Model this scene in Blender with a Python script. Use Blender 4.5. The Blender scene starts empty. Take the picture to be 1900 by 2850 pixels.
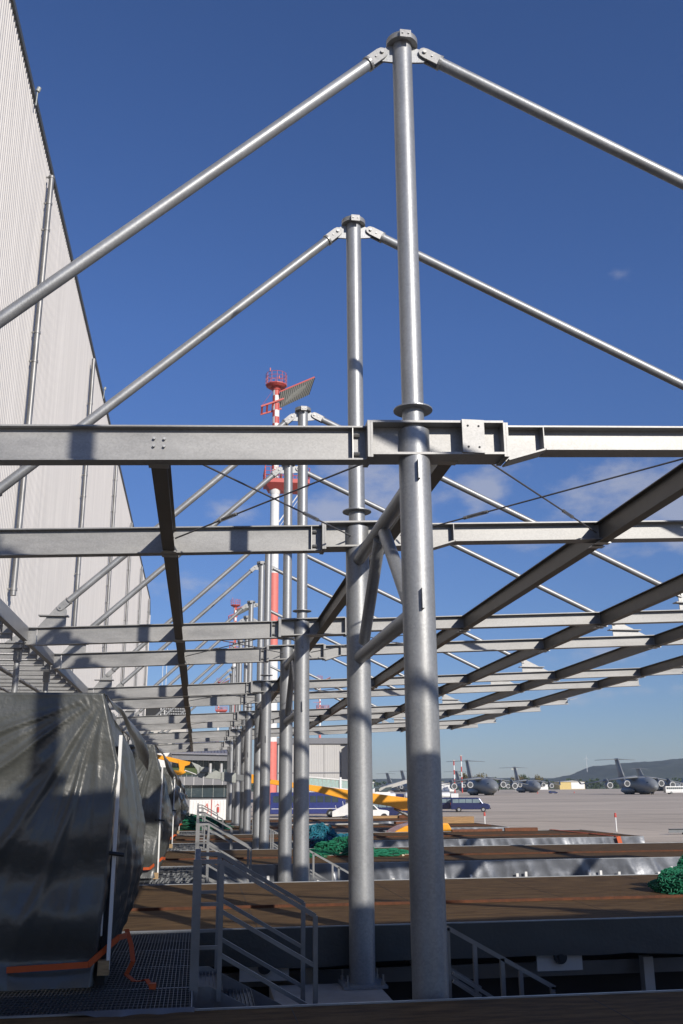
import bpy, math, random
from mathutils import Vector, Matrix, noise
random.seed(7)
sc = bpy.context.scene
COL = sc.collection
H = 3.6                                   # eye height above the apron

# ------------------------------------------------------------------ materials
M = {}
def mat(name, base, rough=.6, metal=0.0, nscale=3.0, namt=.12, bump=0.0, bscale=20.0, rvar=.08, spec=.5,
        stretch=(1, 1, 1), c2=None, detail=6, emis=None, spangle=0, coat=0):
    m = bpy.data.materials.new(name); m.use_nodes = True
    nt = m.node_tree; N = nt.nodes; L = nt.links
    b = N['Principled BSDF']
    b.inputs['Metallic'].default_value = metal
    b.inputs['Specular IOR Level'].default_value = spec
    b.inputs['Coat Weight'].default_value = coat
    tc = N.new('ShaderNodeTexCoord'); mp = N.new('ShaderNodeMapping'); mp.inputs['Scale'].default_value = stretch
    L.new(tc.outputs['Object'], mp.inputs['Vector'])
    n = N.new('ShaderNodeTexNoise'); n.inputs['Scale'].default_value = nscale; n.inputs['Detail'].default_value = detail
    n.inputs['Roughness'].default_value = .62
    L.new(mp.outputs[0], n.inputs['Vector'])
    cr = N.new('ShaderNodeValToRGB'); cr.color_ramp.elements[0].position = .3; cr.color_ramp.elements[1].position = .72
    c2 = c2 or tuple(min(1, c*(1+namt)) for c in base)
    c1 = tuple(c*(1-namt) for c in base)
    cr.color_ramp.elements[0].color = (*c1, 1); cr.color_ramp.elements[1].color = (*c2, 1)
    L.new(n.outputs['Fac'], cr.inputs[0])
    col = cr.outputs[0]
    if spangle:
        vo = N.new('ShaderNodeTexVoronoi'); vo.inputs['Scale'].default_value = spangle
        L.new(tc.outputs['Object'], vo.inputs['Vector'])
        hsv = N.new('ShaderNodeSeparateColor'); L.new(vo.outputs['Color'], hsv.inputs[0])
        mr = N.new('ShaderNodeMapRange'); mr.inputs['To Min'].default_value = .92; mr.inputs['To Max'].default_value = 1.08
        L.new(hsv.outputs[0], mr.inputs['Value'])
        mx = N.new('ShaderNodeVectorMath'); mx.operation = 'SCALE'
        L.new(col, mx.inputs[0]); L.new(mr.outputs[0], mx.inputs['Scale']); col = mx.outputs[0]
    L.new(col, b.inputs['Base Color'])
    r = N.new('ShaderNodeMapRange'); r.inputs['To Min'].default_value = max(.02, rough-rvar); r.inputs['To Max'].default_value = min(1, rough+rvar)
    L.new(n.outputs['Fac'], r.inputs['Value']); L.new(r.outputs[0], b.inputs['Roughness'])
    if bump:
        n2 = N.new('ShaderNodeTexNoise'); n2.inputs['Scale'].default_value = bscale; n2.inputs['Detail'].default_value = 4
        L.new(mp.outputs[0], n2.inputs['Vector'])
        bp = N.new('ShaderNodeBump'); bp.inputs['Strength'].default_value = bump; bp.inputs['Distance'].default_value = .02
        L.new(n2.outputs['Fac'], bp.inputs['Height']); L.new(bp.outputs[0], b.inputs['Normal'])
    if emis:
        b.inputs['Emission Color'].default_value = (*emis[0], 1); b.inputs['Emission Strength'].default_value = emis[1]
    M[name] = m
    return m

mat('galvanised', (.315, .325, .335), .45, .45, 2.2, .16, .05, 70, .10, stretch=(1, 1, .45), spangle=48)
mat('stair_steel_shade', (.22, .225, .23), .5, .4, 3, .18, .03, 60, .1)  # galvanised steel with the near staircase's shade put into the colour, all stairs
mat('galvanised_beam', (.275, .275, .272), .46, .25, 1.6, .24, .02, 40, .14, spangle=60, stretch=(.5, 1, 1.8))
mat('galvanised_purlin_shade', (.15, .14, .125), .55, .35, 1.5, .2, .03, 30, .1)  # same galvanised steel, with the purlins' backlit shade put into the colour
mat('galvanised_new', (.30, .30, .295), .42, .4, 4, .12, .03, 50, .1, spangle=70)
mat('bolt_steel', (.35, .35, .34), .4, .8)
mat('cable_steel', (.2, .2, .21), .5, .7)
mat('cladding', (.60, .575, .545), .5, .1, 1.6, .10, .0, 5, .06, stretch=(1, 1, .06))
mat('cladding_trim', (.10, .11, .115), .5, .2)
mat('dark_gap', (.02, .021, .024), .7)
mat('zinc_pipe', (.25, .25, .25), .45, .45, 2, .3, stretch=(1, 1, .5))
mat('tarp', (.068, .072, .068), .38, .0, 1.2, .10, .30, 20, .05, spec=.6, coat=.45)
M['tarp'].node_tree.nodes['Principled BSDF'].inputs['Coat Roughness'].default_value = .20
mat('tarp_light', (.14, .15, .17), .30, .30, 2, .15, .12, 9, .06, spec=.7)
mat('strap', (.55, .09, .015), .6)
mat('plywood_deck', (.102, .056, .022), .85, 0, 7, .5, .25, 60, .12, stretch=(.35, 1.6, 1), c2=(.17, .105, .048), detail=12, spec=.2)
mat('rust', (.10, .033, .012), .8, .1, 8, .45, .3, 40, .1)
mat('edge_trim', (.33, .35, .37), .4, .4, 4, .2)
mat('frame_steel', (.16, .17, .18), .5, .4)
mat('white_paint', (.74, .74, .72), .45, 0, 3, .06)
mat('off_white', (.42, .41, .38), .6, 0, 3, .1)
mat('red_paint', (.52, .085, .07), .5, 0, 4, .12)
mat('red_faded', (.70, .19, .155), .55, 0, 2, .1)
mat('orange_paint', (.85, .36, .012), .35, 0, 2, .06, coat=.3)
mat('machine_grey', (.34, .36, .34), .5, .1, 4, .15)
mat('hose_black', (.02, .02, .022), .5)
mat('rubber', (.025, .025, .026), .8)
mat('wood', (.36, .24, .12), .7, 0, 9, .3, stretch=(1, 1, 8))
mat('timber_plank', (.33, .20, .09), .75, 0, 9, .35, stretch=(.3, 6, 6))
mat('brown_board', (.15, .055, .025), .8, 0, 9, .35)
mat('blue_paint', (.035, .05, .19), .3, .1, 3, .1, coat=.4)
mat('navy_paint', (.03, .04, .12), .22, .2, 3, .1, coat=.5)
mat('glass_dark', (.05, .07, .08), .08, 0, 1, .2, spec=.8)
mat('glass_van_sky_tone', (.20, .27, .30), .15, 0, 1, .2, spec=.8)  # pale base colour stands in for sky reflected in the van windows
mat('glass_green', (.34, .47, .43), .2, 0, 3, .12, spec=.7)
mat('aircraft_grey', (.21, .225, .235), .5, .1, .3, .13, stretch=(1, 1, 1))
mat('aircraft_dark', (.05, .055, .06), .6)
mat('intake', (.55, .55, .54), .3, .4)
mat('concrete', (.36, .34, .31), .85, 0, 2, .15, .3, 40)
mat('concrete_pad', (.30, .285, .26), .85, 0, 2, .2, .3, 40)
mat('net_green', (.010, .15, .075), .6, 0, 12, .4)
mat('net_green_dark', (.003, .045, .022), .7, 0, 12, .5)
mat('net_teal', (.015, .15, .21), .6, 0, 12, .35)
mat('rope', (.62, .55, .40), .8)
mat('facade_grey', (.20, .20, .21), .6, .1, 1, .06)
mat('facade_beige', (.52, .50, .46), .7, 0, 1, .06)
mat('roof_tile', (.20, .20, .23), .6, 0, 6, .15)
mat('hangar_grey', (.47, .46, .44), .6, .1, .3, .05)
mat('hangar_dark', (.17, .175, .19), .6, .1)
mat('bark', (.09, .065, .045), .9)
mat('leaf', (.055, .085, .030), .7, 0, .4, .4)
mat('leaf_autumn', (.15, .125, .05), .7, 0, .4, .4)
mat('far_yellow', (.60, .46, .18), .7)
mat('radar_panel', (.33, .34, .31), .4, .3, 6, .15)
mat('tyre_rim', (.5, .5, .5), .4, .6)
mat('skin', (.4, .25, .18), .6)
mat('jacket', (.04, .05, .09), .8)

def grating_mat():
    m = bpy.data.materials.new('grating_steel'); m.use_nodes = True
    b = m.node_tree.nodes['Principled BSDF']; b.inputs['Base Color'].default_value = (.13, .135, .14, 1)
    b.inputs['Metallic'].default_value = .6; b.inputs['Roughness'].default_value = .5
    M['grating_steel'] = m
grating_mat()

def apron_mat():
    m = bpy.data.materials.new('apron_concrete'); m.use_nodes = True
    nt = m.node_tree; N = nt.nodes; L = nt.links; b = N['Principled BSDF']; b.inputs['Roughness'].default_value = .95; b.inputs['Specular IOR Level'].default_value = .15
    tc = N.new('ShaderNodeTexCoord')
    br = N.new('ShaderNodeTexBrick'); br.offset = 0; br.inputs['Scale'].default_value = 1
    br.inputs['Brick Width'].default_value = 7.5; br.inputs['Row Height'].default_value = 7.5
    br.inputs['Mortar Size'].default_value = .09; br.inputs['Color1'].default_value = (.60, .505, .395, 1)
    br.inputs['Color2'].default_value = (.64, .54, .42, 1); br.inputs['Mortar'].default_value = (.42, .35, .27, 1)
    L.new(tc.outputs['Object'], br.inputs['Vector'])
    mp = N.new('ShaderNodeMapping'); mp.inputs['Scale'].default_value = (.006, .03, 1); L.new(tc.outputs['Object'], mp.inputs[0])
    n = N.new('ShaderNodeTexNoise'); n.inputs['Scale'].default_value = 1.3; n.inputs['Detail'].default_value = 7; L.new(mp.outputs[0], n.inputs['Vector'])
    n2 = N.new('ShaderNodeTexNoise'); n2.inputs['Scale'].default_value = .35; n2.inputs['Detail'].default_value = 8; L.new(tc.outputs['Object'], n2.inputs['Vector'])
    r = N.new('ShaderNodeMapRange'); r.inputs['From Min'].default_value = .3; r.inputs['From Max'].default_value = .7
    r.inputs['To Min'].default_value = .76; r.inputs['To Max'].default_value = 1.10; L.new(n.outputs[0], r.inputs[0])
    r2 = N.new('ShaderNodeMapRange'); r2.inputs['To Min'].default_value = .88; r2.inputs['To Max'].default_value = 1.1; L.new(n2.outputs[0], r2.inputs[0])
    mu = N.new('ShaderNodeMath'); mu.operation = 'MULTIPLY'; L.new(r.outputs[0], mu.inputs[0]); L.new(r2.outputs[0], mu.inputs[1])
    mp3 = N.new('ShaderNodeMapping'); mp3.inputs['Scale'].default_value = (.02, .16, 1); mp3.inputs['Rotation'].default_value = (0, 0, .25); L.new(tc.outputs['Object'], mp3.inputs[0])
    n3 = N.new('ShaderNodeTexNoise'); n3.inputs['Scale'].default_value = 1.0; n3.inputs['Detail'].default_value = 5; L.new(mp3.outputs[0], n3.inputs['Vector'])
    r3 = N.new('ShaderNodeMapRange'); r3.inputs['From Min'].default_value = .56; r3.inputs['From Max'].default_value = .70; r3.inputs['To Min'].default_value = 1; r3.inputs['To Max'].default_value = .78; L.new(n3.outputs[0], r3.inputs[0])
    mu3 = N.new('ShaderNodeMath'); mu3.operation = 'MULTIPLY'; L.new(mu.outputs[0], mu3.inputs[0]); L.new(r3.outputs[0], mu3.inputs[1]); mu = mu3
    s = N.new('ShaderNodeVectorMath'); s.operation = 'SCALE'; L.new(br.outputs[0], s.inputs[0]); L.new(mu.outputs[0], s.inputs['Scale'])
    L.new(s.outputs[0], b.inputs['Base Color']); M['apron_concrete'] = m
apron_mat()

def hill_mat():
    m = bpy.data.materials.new('forest_hill'); m.use_nodes = True
    nt = m.node_tree; N = nt.nodes; L = nt.links; b = N['Principled BSDF']; b.inputs['Roughness'].default_value = .95
    tc = N.new('ShaderNodeTexCoord')
    n = N.new('ShaderNodeTexNoise'); n.inputs['Scale'].default_value = .012; n.inputs['Detail'].default_value = 9; n.inputs['Roughness'].default_value = .7
    L.new(tc.outputs['Object'], n.inputs['Vector'])
    cr = N.new('ShaderNodeValToRGB'); cr.color_ramp.elements[0].position = .35; cr.color_ramp.elements[1].position = .68
    cr.color_ramp.elements[0].color = (.012, .020, .014, 1); cr.color_ramp.elements[1].color = (.050, .060, .038, 1)
    L.new(n.outputs[0], cr.inputs[0]); L.new(cr.outputs[0], b.inputs['Base Color']); M['forest_hill'] = m
hill_mat()

# ------------------------------------------------------------------ mesh builder
class MB:
    def __init__(s): s.v = []; s.f = []; s.sm = []
    def add(s, vs, fs, smooth=False):
        o = len(s.v); s.v += [tuple(p) for p in vs]
        for f in fs: s.f.append(tuple(i+o for i in f)); s.sm.append(smooth)
        return s
    def box(s, x0, x1, y0, y1, z0, z1):
        vs = [(x0, y0, z0), (x1, y0, z0), (x1, y1, z0), (x0, y1, z0), (x0, y0, z1), (x1, y0, z1), (x1, y1, z1), (x0, y1, z1)]
        return s.add(vs, [(0, 3, 2, 1), (4, 5, 6, 7), (0, 1, 5, 4), (1, 2, 6, 5), (2, 3, 7, 6), (3, 0, 4, 7)])
    def frame(s, p0, p1, up=(0, 0, 1)):
        p0 = Vector(p0); p1 = Vector(p1); d = (p1-p0); ln = d.length; d.normalize(); up = Vector(up)
        if abs(d.dot(up)) > .98: up = Vector((0, 1, 0)) if abs(d.y) < .9 else Vector((1, 0, 0))
        side = d.cross(up).normalized(); u = side.cross(d).normalized()
        return p0, d, side, u, ln
    def bar(s, p0, p1, w, h, up=(0, 0, 1), off=(0, 0)):        # rectangular bar: w across, h along up
        p, d, sd, u, ln = s.frame(p0, p1, up); p = p+sd*off[0]+u*off[1]
        c = [(-w/2, -h/2), (w/2, -h/2), (w/2, h/2), (-w/2, h/2)]
        vs = [p+sd*a+u*b for a, b in c]+[p+d*ln+sd*a+u*b for a, b in c]
        return s.add(vs, [(3, 2, 1, 0), (4, 5, 6, 7), (0, 1, 5, 4), (1, 2, 6, 5), (2, 3, 7, 6), (3, 0, 4, 7)])
    def prof(s, p0, p1, pts, up=(0, 0, 1), smooth=False, cap=True):   # extrude a closed 2D profile
        p, d, sd, u, ln = s.frame(p0, p1, up); n = len(pts)
        vs = [p+sd*a+u*b for a, b in pts]+[p+d*ln+sd*a+u*b for a, b in pts]
        fs = [(i, (i+1) % n, n+(i+1) % n, n+i) for i in range(n)]
        s.add(vs, fs, smooth)
        if cap: s.add(vs, [tuple(range(n))[::-1], tuple(range(n, 2*n))])
        return s
    def ibeam(s, p0, p1, h, w, tw=.010, tf=.016):              # I section, p0/p1 on the TOP centre line
        a = w/2; t = tw/2
        pts = [(-a, 0), (-a, -tf), (-t, -tf), (-t, -h+tf), (-a, -h+tf), (-a, -h), (a, -h), (a, -h+tf), (t, -h+tf), (t, -tf), (a, -tf), (a, 0)]
        p, d, sd, u, ln = s.frame(p0, p1); n = 12
        vs = [p+sd*x+u*y for x, y in pts]+[p+d*ln+sd*x+u*y for x, y in pts]
        s.add(vs, [(i, (i+1) % n, n+(i+1) % n, n+i) for i in range(n)])
        for o in (0, n):
            s.add([vs[o+i] for i in range(n)], [(0, 1, 10, 11), (1, 2, 9, 10)][:0]+[(0, 1, 2, 9, 10, 11), (2, 3, 8, 9), (3, 4, 5, 6, 7, 8)])
        return s
    def tube(s, p0, p1, r0, r1=None, n=16, cap=True):
        r1 = r0 if r1 is None else r1
        p, d, sd, u, ln = s.frame(p0, p1)
        cs = [(math.cos(2*math.pi*i/n), math.sin(2*math.pi*i/n)) for i in range(n)]
        vs = [p+sd*(a*r0)+u*(b*r0) for a, b in cs]+[p+d*ln+sd*(a*r1)+u*(b*r1) for a, b in cs]
        s.add(vs, [(i, (i+1) % n, n+(i+1) % n, n+i) for i in range(n)], n > 6)
        if cap: s.add(vs, [tuple(range(n))[::-1], tuple(range(n, 2*n))])
        return s
    def path(s, pts, r, n=8):
        for a, b in zip(pts, pts[1:]): s.tube(a, b, r, n=n)
        return s
    def ring(s, c, axis, ro, ri, t, n=28):                     # annulus of thickness t
        p, d, sd, u, ln = s.frame(c, Vector(c)+Vector(axis)*t)
        cs = [(math.cos(2*math.pi*i/n), math.sin(2*math.pi*i/n)) for i in range(n)]
        vs = []
        for k, r in ((0, ro), (1, ro), (1, ri), (0, ri)):
            vs += [p+d*(ln*k)+sd*(a*r)+u*(b*r) for a, b in cs]
        fs = []
        for k in range(4):
            q = (k+1) % 4
            fs += [(k*n+i, k*n+(i+1) % n, q*n+(i+1) % n, q*n+i) for i in range(n)]
        return s.add(vs, fs)
    def poly(s, pts, axis, t):                                 # flat plate: polygon pts extruded by axis*t
        a = Vector(axis)*t; n = len(pts); vs = [Vector(p) for p in pts]+[Vector(p)+a for p in pts]
        return s.add(vs, [tuple(range(n))[::-1], tuple(range(n, 2*n))]+[(i, (i+1) % n, n+(i+1) % n, n+i) for i in range(n)])
    def loft(s, rings, cap=True, smooth=True):
        n = len(rings[0]); vs = [p for r in rings for p in r]; fs = []
        for k in range(len(rings)-1):
            fs += [(k*n+i, k*n+(i+1) % n, (k+1)*n+(i+1) % n, (k+1)*n+i) for i in range(n)]
        if cap: fs += [tuple(range(n))[::-1], tuple(range((len(rings)-1)*n, len(rings)*n))]
        return s.add(vs, fs, smooth)
    def build(s, name, m, parent=None, loc=None, rot=0, bevel=0):
        me = bpy.data.meshes.new(name); me.from_pydata(s.v, [], s.f)
        me.polygons.foreach_set('use_smooth', s.sm)
        import bmesh as bmm
        b = bmm.new(); b.from_mesh(me); bmm.ops.recalc_face_normals(b, faces=b.faces); b.to_mesh(me); b.free()
        me.materials.append(M[m] if isinstance(m, str) else m)
        o = bpy.data.objects.new(name, me); COL.objects.link(o)
        if parent: o.parent = parent
        if loc: o.location = loc
        if rot: o.rotation_euler.z = rot
        if bevel:
            bv = o.modifiers.new('bevel', 'BEVEL'); bv.width = bevel; bv.segments = 2; bv.limit_method = 'ANGLE'; bv.angle_limit = .6
        return o

def tag(o, label=None, cat=None, group=None, kind=None):
    if label: o['label'] = label
    if cat: o['category'] = cat
    if group: o['group'] = group
    if kind: o['kind'] = kind
    return o
def empty(name, loc, label, cat, group=None, rz=0):
    o = bpy.data.objects.new(name, None); COL.objects.link(o); o.location = loc; o.rotation_euler.z = rz
    o.empty_display_size = .3
    return tag(o, label, cat, group)
def kids(o): return [c for c in bpy.data.objects if c.parent == o]
def copy_tree(o, parent=None, loc=None, label=None, rz=None):
    c = o.copy(); COL.objects.link(c)
    if parent is not None: c.parent = parent
    if loc is not None: c.location = loc
    if rz is not None: c.rotation_euler.z = rz
    if label: c['label'] = label
    for ch in kids(o): copy_tree(ch, c)
    return c

ORD = ['first', 'second', 'third', 'fourth', 'fifth', 'sixth', 'seventh', 'eighth', 'ninth', 'tenth', 'eleventh', 'twelfth', 'thirteenth']
def YM(i): k = (i-1)//2; return 8.979+k*11.105+(0 if i % 2 else 3.677)   # i = 1.. ; 0, -1.. behind the camera
XM = 2.093
def roof_z(x, y): return H+3.655-.0104*y+.045*(x-1.6)     # top of the roof steel

# ------------------------------------------------------------------ steel frames
def make_mast(even, y):
    """local origin at x=XM, y, z=0 ; dz follows the roof fall"""
    dz = -.0104*(y-9)
    zb = H-2.31                               # foot
    zr = roof_z(XM, y)
    ztop = H+8.525-.0104*y
    root = empty('mast', (XM, y, 0), '', 'mast', 'galvanised masts in the long row')
    m = MB(); m.tube((0, 0, zb), (0, 0, zr-.03), .162, n=40); m.build('lower_pipe', 'galvanised', root)
    m = MB(); m.tube((0, 0, zr-.02), (0, 0, ztop+.02), .115, n=32); m.build('upper_pipe', 'galvanised', root)
    for z in (H+3.18, H+1.86): m = MB(); m.box(-.012, .012, -.215, -.155, z-.20, z); m.build('lug', 'galvanised', root, loc=(0.0, 0, dz))
    m = MB(); m.ring((0, 0, zr+.20), (0, 0, 1), .205, .1155, .014, 40); m.build('ring_flange', 'galvanised', root)
    # cap drum
    m = MB(); m.ring((0, 0, ztop-.005), (0, 0, 1), .185, .12, .055, 36); m.tube((0, 0, ztop+.051), (0, 0, ztop+.065), .186, n=36)
    c = m.build('mast_cap', 'galvanised_new', root)
    m = MB(); m.box(-.065, .065, -.215, -.188, ztop-.045, ztop+.055); m.build('clamp_plate', 'galvanised_new', c)
    m = MB()
    for s in (-1, 1): m.tube((s*.035, -.214, ztop+.005), (s*.035, -.228, ztop+.005), .010, n=8)
    m.build('bolt', 'bolt_steel', c)
    # ear plates for the ties
    g = MB()
    g.poly([(-.10, -.012, ztop-.01), (-.16, -.012, ztop-.02), (-.31, -.012, ztop-.11), (-.29, -.012, ztop-.20), (-.24, -.012, ztop-.24), (-.10, -.012, ztop-.24)], (0, 1, 0), .024)
    g.build('ear_plate', 'galvanised', root)
    g = MB()
    g.poly([(.10, -.012, ztop-.01), (.16, -.012, ztop-.01), (.32, -.012, ztop-.05), (.31, -.012, ztop-.15), (.25, -.012, ztop-.20), (.10, -.012, ztop-.22)], (0, 1, 0), .024)
    g.build('ear_plate', 'galvanised', root)
    # beam bracket round the pipe: flanges, web, end plates
    zt = roof_z(XM, y)+.035; hb = .37; w = .33; sl = .045
    x0, x1 = -.46, .92
    def zz(x): return zt+sl*x
    b = MB()
    b.bar((x0, 0, zz(x0)-.012), (x1, 0, zz(x1)-.012), w, .024)
    b.bar((x0, 0, zz(x0)-hb+.012), (x1, 0, zz(x1)-hb+.012), w, .024)
    b.bar((x0, .0, zz(x0)-hb/2), (x1, .0, zz(x1)-hb/2), .016, hb-.05)
    b.build('bracket_box', 'galvanised_beam', root)
    e = MB(); e.box(x0-.055, x0-.028, -.17, .17, zz(x0)-hb-.03, zz(x0)-.005); e.build('end_plate', 'galvanised_beam', root)
    e = MB(); e.box(x0-.026, x0-.001, -.17, .17, zz(x0)-hb-.03, zz(x0)-.005); e.build('end_plate', 'galvanised_beam', root)
    e = MB(); e.box(x1+.001, x1+.026, -.15, .15, zz(x1)-hb-.02, zz(x1)-.015); e.build('end_plate', 'galvanised_beam', root)
    e = MB(); e.box(x1+.028, x1+.053, -.15, .15, zz(x1)-hb-.02, zz(x1)-.015)
    e.build('end_plate', 'galvanised_beam', root)
    if i_is_near(y):
        e = MB(); xa = .47; e.box(xa, xa+.235, -.186, -.168, zz(.6)-hb+.01, zz(.6)-.0)
        pl = e.build('fixing_plate', 'galvanised_beam', root)
        e = MB()
        for dx in (.06, .175):
            for dzz in (.07, .30): e.tube((xa+dx, -.1895, zz(.6)-dzz), (xa+dx, -.183, zz(.6)-dzz), .012, n=10)
        e.build('bolt_hole', 'dark_gap', pl)
    # foot
    f = MB(); f.box(-.27, .27, -.27, .27, zb-.03, zb)
    f.build('base_plate', 'galvanised', root)
    f = MB()
    for sx in (-1, 1):
        for sy in (-1, 1):
            f.tube((sx*.22, sy*.22, zb), (sx*.22, sy*.22, zb+.12), .012, n=8); f.tube((sx*.22, sy*.22, zb+.0), (sx*.22, sy*.22, zb+.045), .026, n=6)
    for a in range(4):
        c, s_ = math.cos(a*math.pi/2+.78), math.sin(a*math.pi/2+.78)
    f.build('anchor_bolt', 'bolt_steel', root)
    return root
def i_is_near(y): return y < 10

def make_left_beam(i):
    y = YM(i); xa = -3.4; xb = 1.575
    za = roof_z(xa, y); zb = roof_z(xb, y)
    root = empty('roof_beam', (0, 0, 0), 'galvanised I-beam left of the %s mast of the row' % ORD[i-1] if i > 0 else 'galvanised I-beam left of a mast behind the camera', 'beam', 'main roof beams left of the masts')
    m = MB(); m.ibeam((xa, y, za), (xb-.0, y, zb), .365, .17); m.build('beam_profile', 'galvanised_beam', root)
    m = MB(); m.box(xb-.14, xb-.132, y-.08, y+.08, zb-.36, zb-.02)
    m.tube((xb-.12, y-.03, zb-.09), (xb-.06, y-.03, zb-.09), .02, n=6); m.tube((xb-.12, y-.03, zb-.29), (xb-.06, y-.03, zb-.29), .02, n=6)
    m.build('stiffener', 'bolt_steel', root)
    # gusset that takes the tie
    m = MB(); x0 = xa+.02
    m.poly([(x0-.03, y-.012, za-.0), (x0+.54, y-.012, za+.02), (x0+.54, y-.012, za+.37), (x0+.50, y-.012, za+.47), (x0+.40, y-.012, za+.50), (x0+.32, y-.012, za+.44)], (0, 1, 0), .024)
    g = m.build('gusset_plate', 'galvanised_new', root)
    m = MB(); m.box(x0-.01, x0+.59, y-.10, y+.10, za+.24, za+.262); m.build('cross_plate', 'galvanised_beam', g)
    m = MB()
    for dx in (-.05, .05):
        for dz in (-.12, -.2): m.tube((-.5+dx, y-.006, roof_z(-.5, y)+dz), (-.5+dx, y-.035, roof_z(-.5, y)+dz), .014, n=6)
    m.build('bolt', 'bolt_steel', root)
    # stub with bolted end plate at the outer end
    m = MB(); m.box(xa-.22, xa-.0, y-.1, y+.1, za-.02, za-.0); m.box(xa-.2, xa-.01, y-.006, y+.006, za-.34, za-.02); m.box(xa-.22, xa, y-.08, y+.08, za-.36, za-.34)
    m.build('end_stub', 'galvanised_new', root)
    return root

def make_right_beam(i, long=True):
    y = YM(i); xa = 3.07; xe = 16.75; xc = xa+.40
    za = roof_z(xa, y); zc = roof_z(xc, y); ze = roof_z(xe, y)
    root = empty('roof_beam', (0, 0, 0), 'galvanised I-beam right of the %s mast of the row' % ORD[i-1] if i > 0 else 'galvanised I-beam right of a mast behind the camera', 'beam', 'main roof beams right of the masts')
    m = MB(); m.ibeam((xc, y, zc), (xe, y, ze), .27, .24, .010, .018); m.build('beam_profile', 'galvanised_beam', root)
    m = MB()   # tapered haunch
    t = .12
    m.bar((xa, y, za-.01), (xc, y, zc-.01), .24, .018)
    m.poly([(xa, y-.006, za-.018), (xc, y-.006, zc-.018), (xc, y-.006, zc-.26), (xa, y-.006, za-.38)], (0, 1, 0), .012)
    m.bar((xa, y, za-.375), (xc, y, zc-.262), .24, .018)
    m.box(xc-.012, xc-.002, y-.118, y+.118, zc-.25, zc-.02)
    m.build('haunch', 'galvanised_beam', root)
    xg = 10.86; zg = roof_z(xg, y)   # gusset for the right tie
    m = MB(); m.poly([(xg-.04, y-.012, zg-.02), (xg-.05, y-.012, zg+.40), (xg+.05, y-.012, zg+.44), (xg+.14, y-.012, zg+.40), (xg+.90, y-.012, zg+.04)], (0, 1, 0), .024)
    g = m.build('gusset_plate', 'galvanised_new', root)
    m = MB(); m.box(xg-.15, xg+.72, y-.10, y+.10, zg+.165, zg+.187); m.build('cross_plate', 'galvanised_beam', g)
    if i % 2 == 1:
        m = MB(); m.poly([(xe+.0, y-.3, ze-.10), (xe+.38, y-.3, ze-.0), (xe+.38, y+.3, ze-.0), (xe+.0, y+.3, ze-.10)], (0, 0, 1), .015)
        m.build('edge_lip', 'galvanised_new', root)
    return root

def make_tie(p_top, p_bot, label, yoff=0):
    root = empty('tie_rod', (0, 0, 0), label, 'tie rod', 'sloping tie rods from the mast heads')
    a = Vector(p_top); b = Vector(p_bot); d = (b-a).normalized(); up = Vector((0, 1, 0)).cross(d)
    m = MB(); m.tube(a+d*.21, b-d*.21, .070, n=20); m.build('rod_tube', 'galvanised', root)
    for s, p, dd in ((0, a, d), (1, b, -d)):
        f = MB()
        f.ring(p+dd*.20, dd, .088, .03, .03, 20)
        for yy in (-.046, .026):                                  # two fork cheeks with rounded tips
            pts = [p+dd*.20+up*.07, p+dd*.02+up*.07]+[p+dd*(-.068*math.sin(t))+up*(.068*math.cos(t)) for t in [k*math.pi/6 for k in range(1, 6)]]+[p+dd*.02-up*.07, p+dd*.20-up*.07]
            pts = [q+Vector((0, yy, 0)) for q in pts]
            f.poly(pts, (0, 1, 0), .02)
        fo = f.build('fork', 'galvanised_new', root)
        q = MB(); q.tube(p+Vector((0, -.07, 0)), p+Vector((0, .07, 0)), .022, n=10)
        q.tube(p+dd*.10+Vector((0, -.058, 0)), p+dd*.10+Vector((0, -.045, 0)), .012, n=6)
        q.build('pin', 'bolt_steel', fo)
    return root

NM = 12
def build_frame(i):
    y = YM(i); mast = make_mast(i % 2 == 0, y)
    mast['label'] = ('thick galvanised steel mast, %s of the row counting from the camera' % ORD[i-1]) if i > 0 else 'galvanised mast standing behind the camera'
    make_left_beam(i)
    ztop = H+8.525-.0104*y
    xa = -2.97; za = roof_z(-3.4, y)+.43
    w = ORD[i-1] if i > 0 else 'rear'
    make_tie((XM-.25, y, ztop-.145), (xa, y, za), 'round tie rod sloping down left from the %s mast head' % w)
    if i <= 10:
        make_right_beam(i)
        xg = 10.87; make_tie((XM+.26, y, ztop-.085), (xg, y, roof_z(xg, y)+.37), 'round tie rod sloping down right from the %s mast head' % w)
for i in range(-2, NM+1): build_frame(i)

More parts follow.
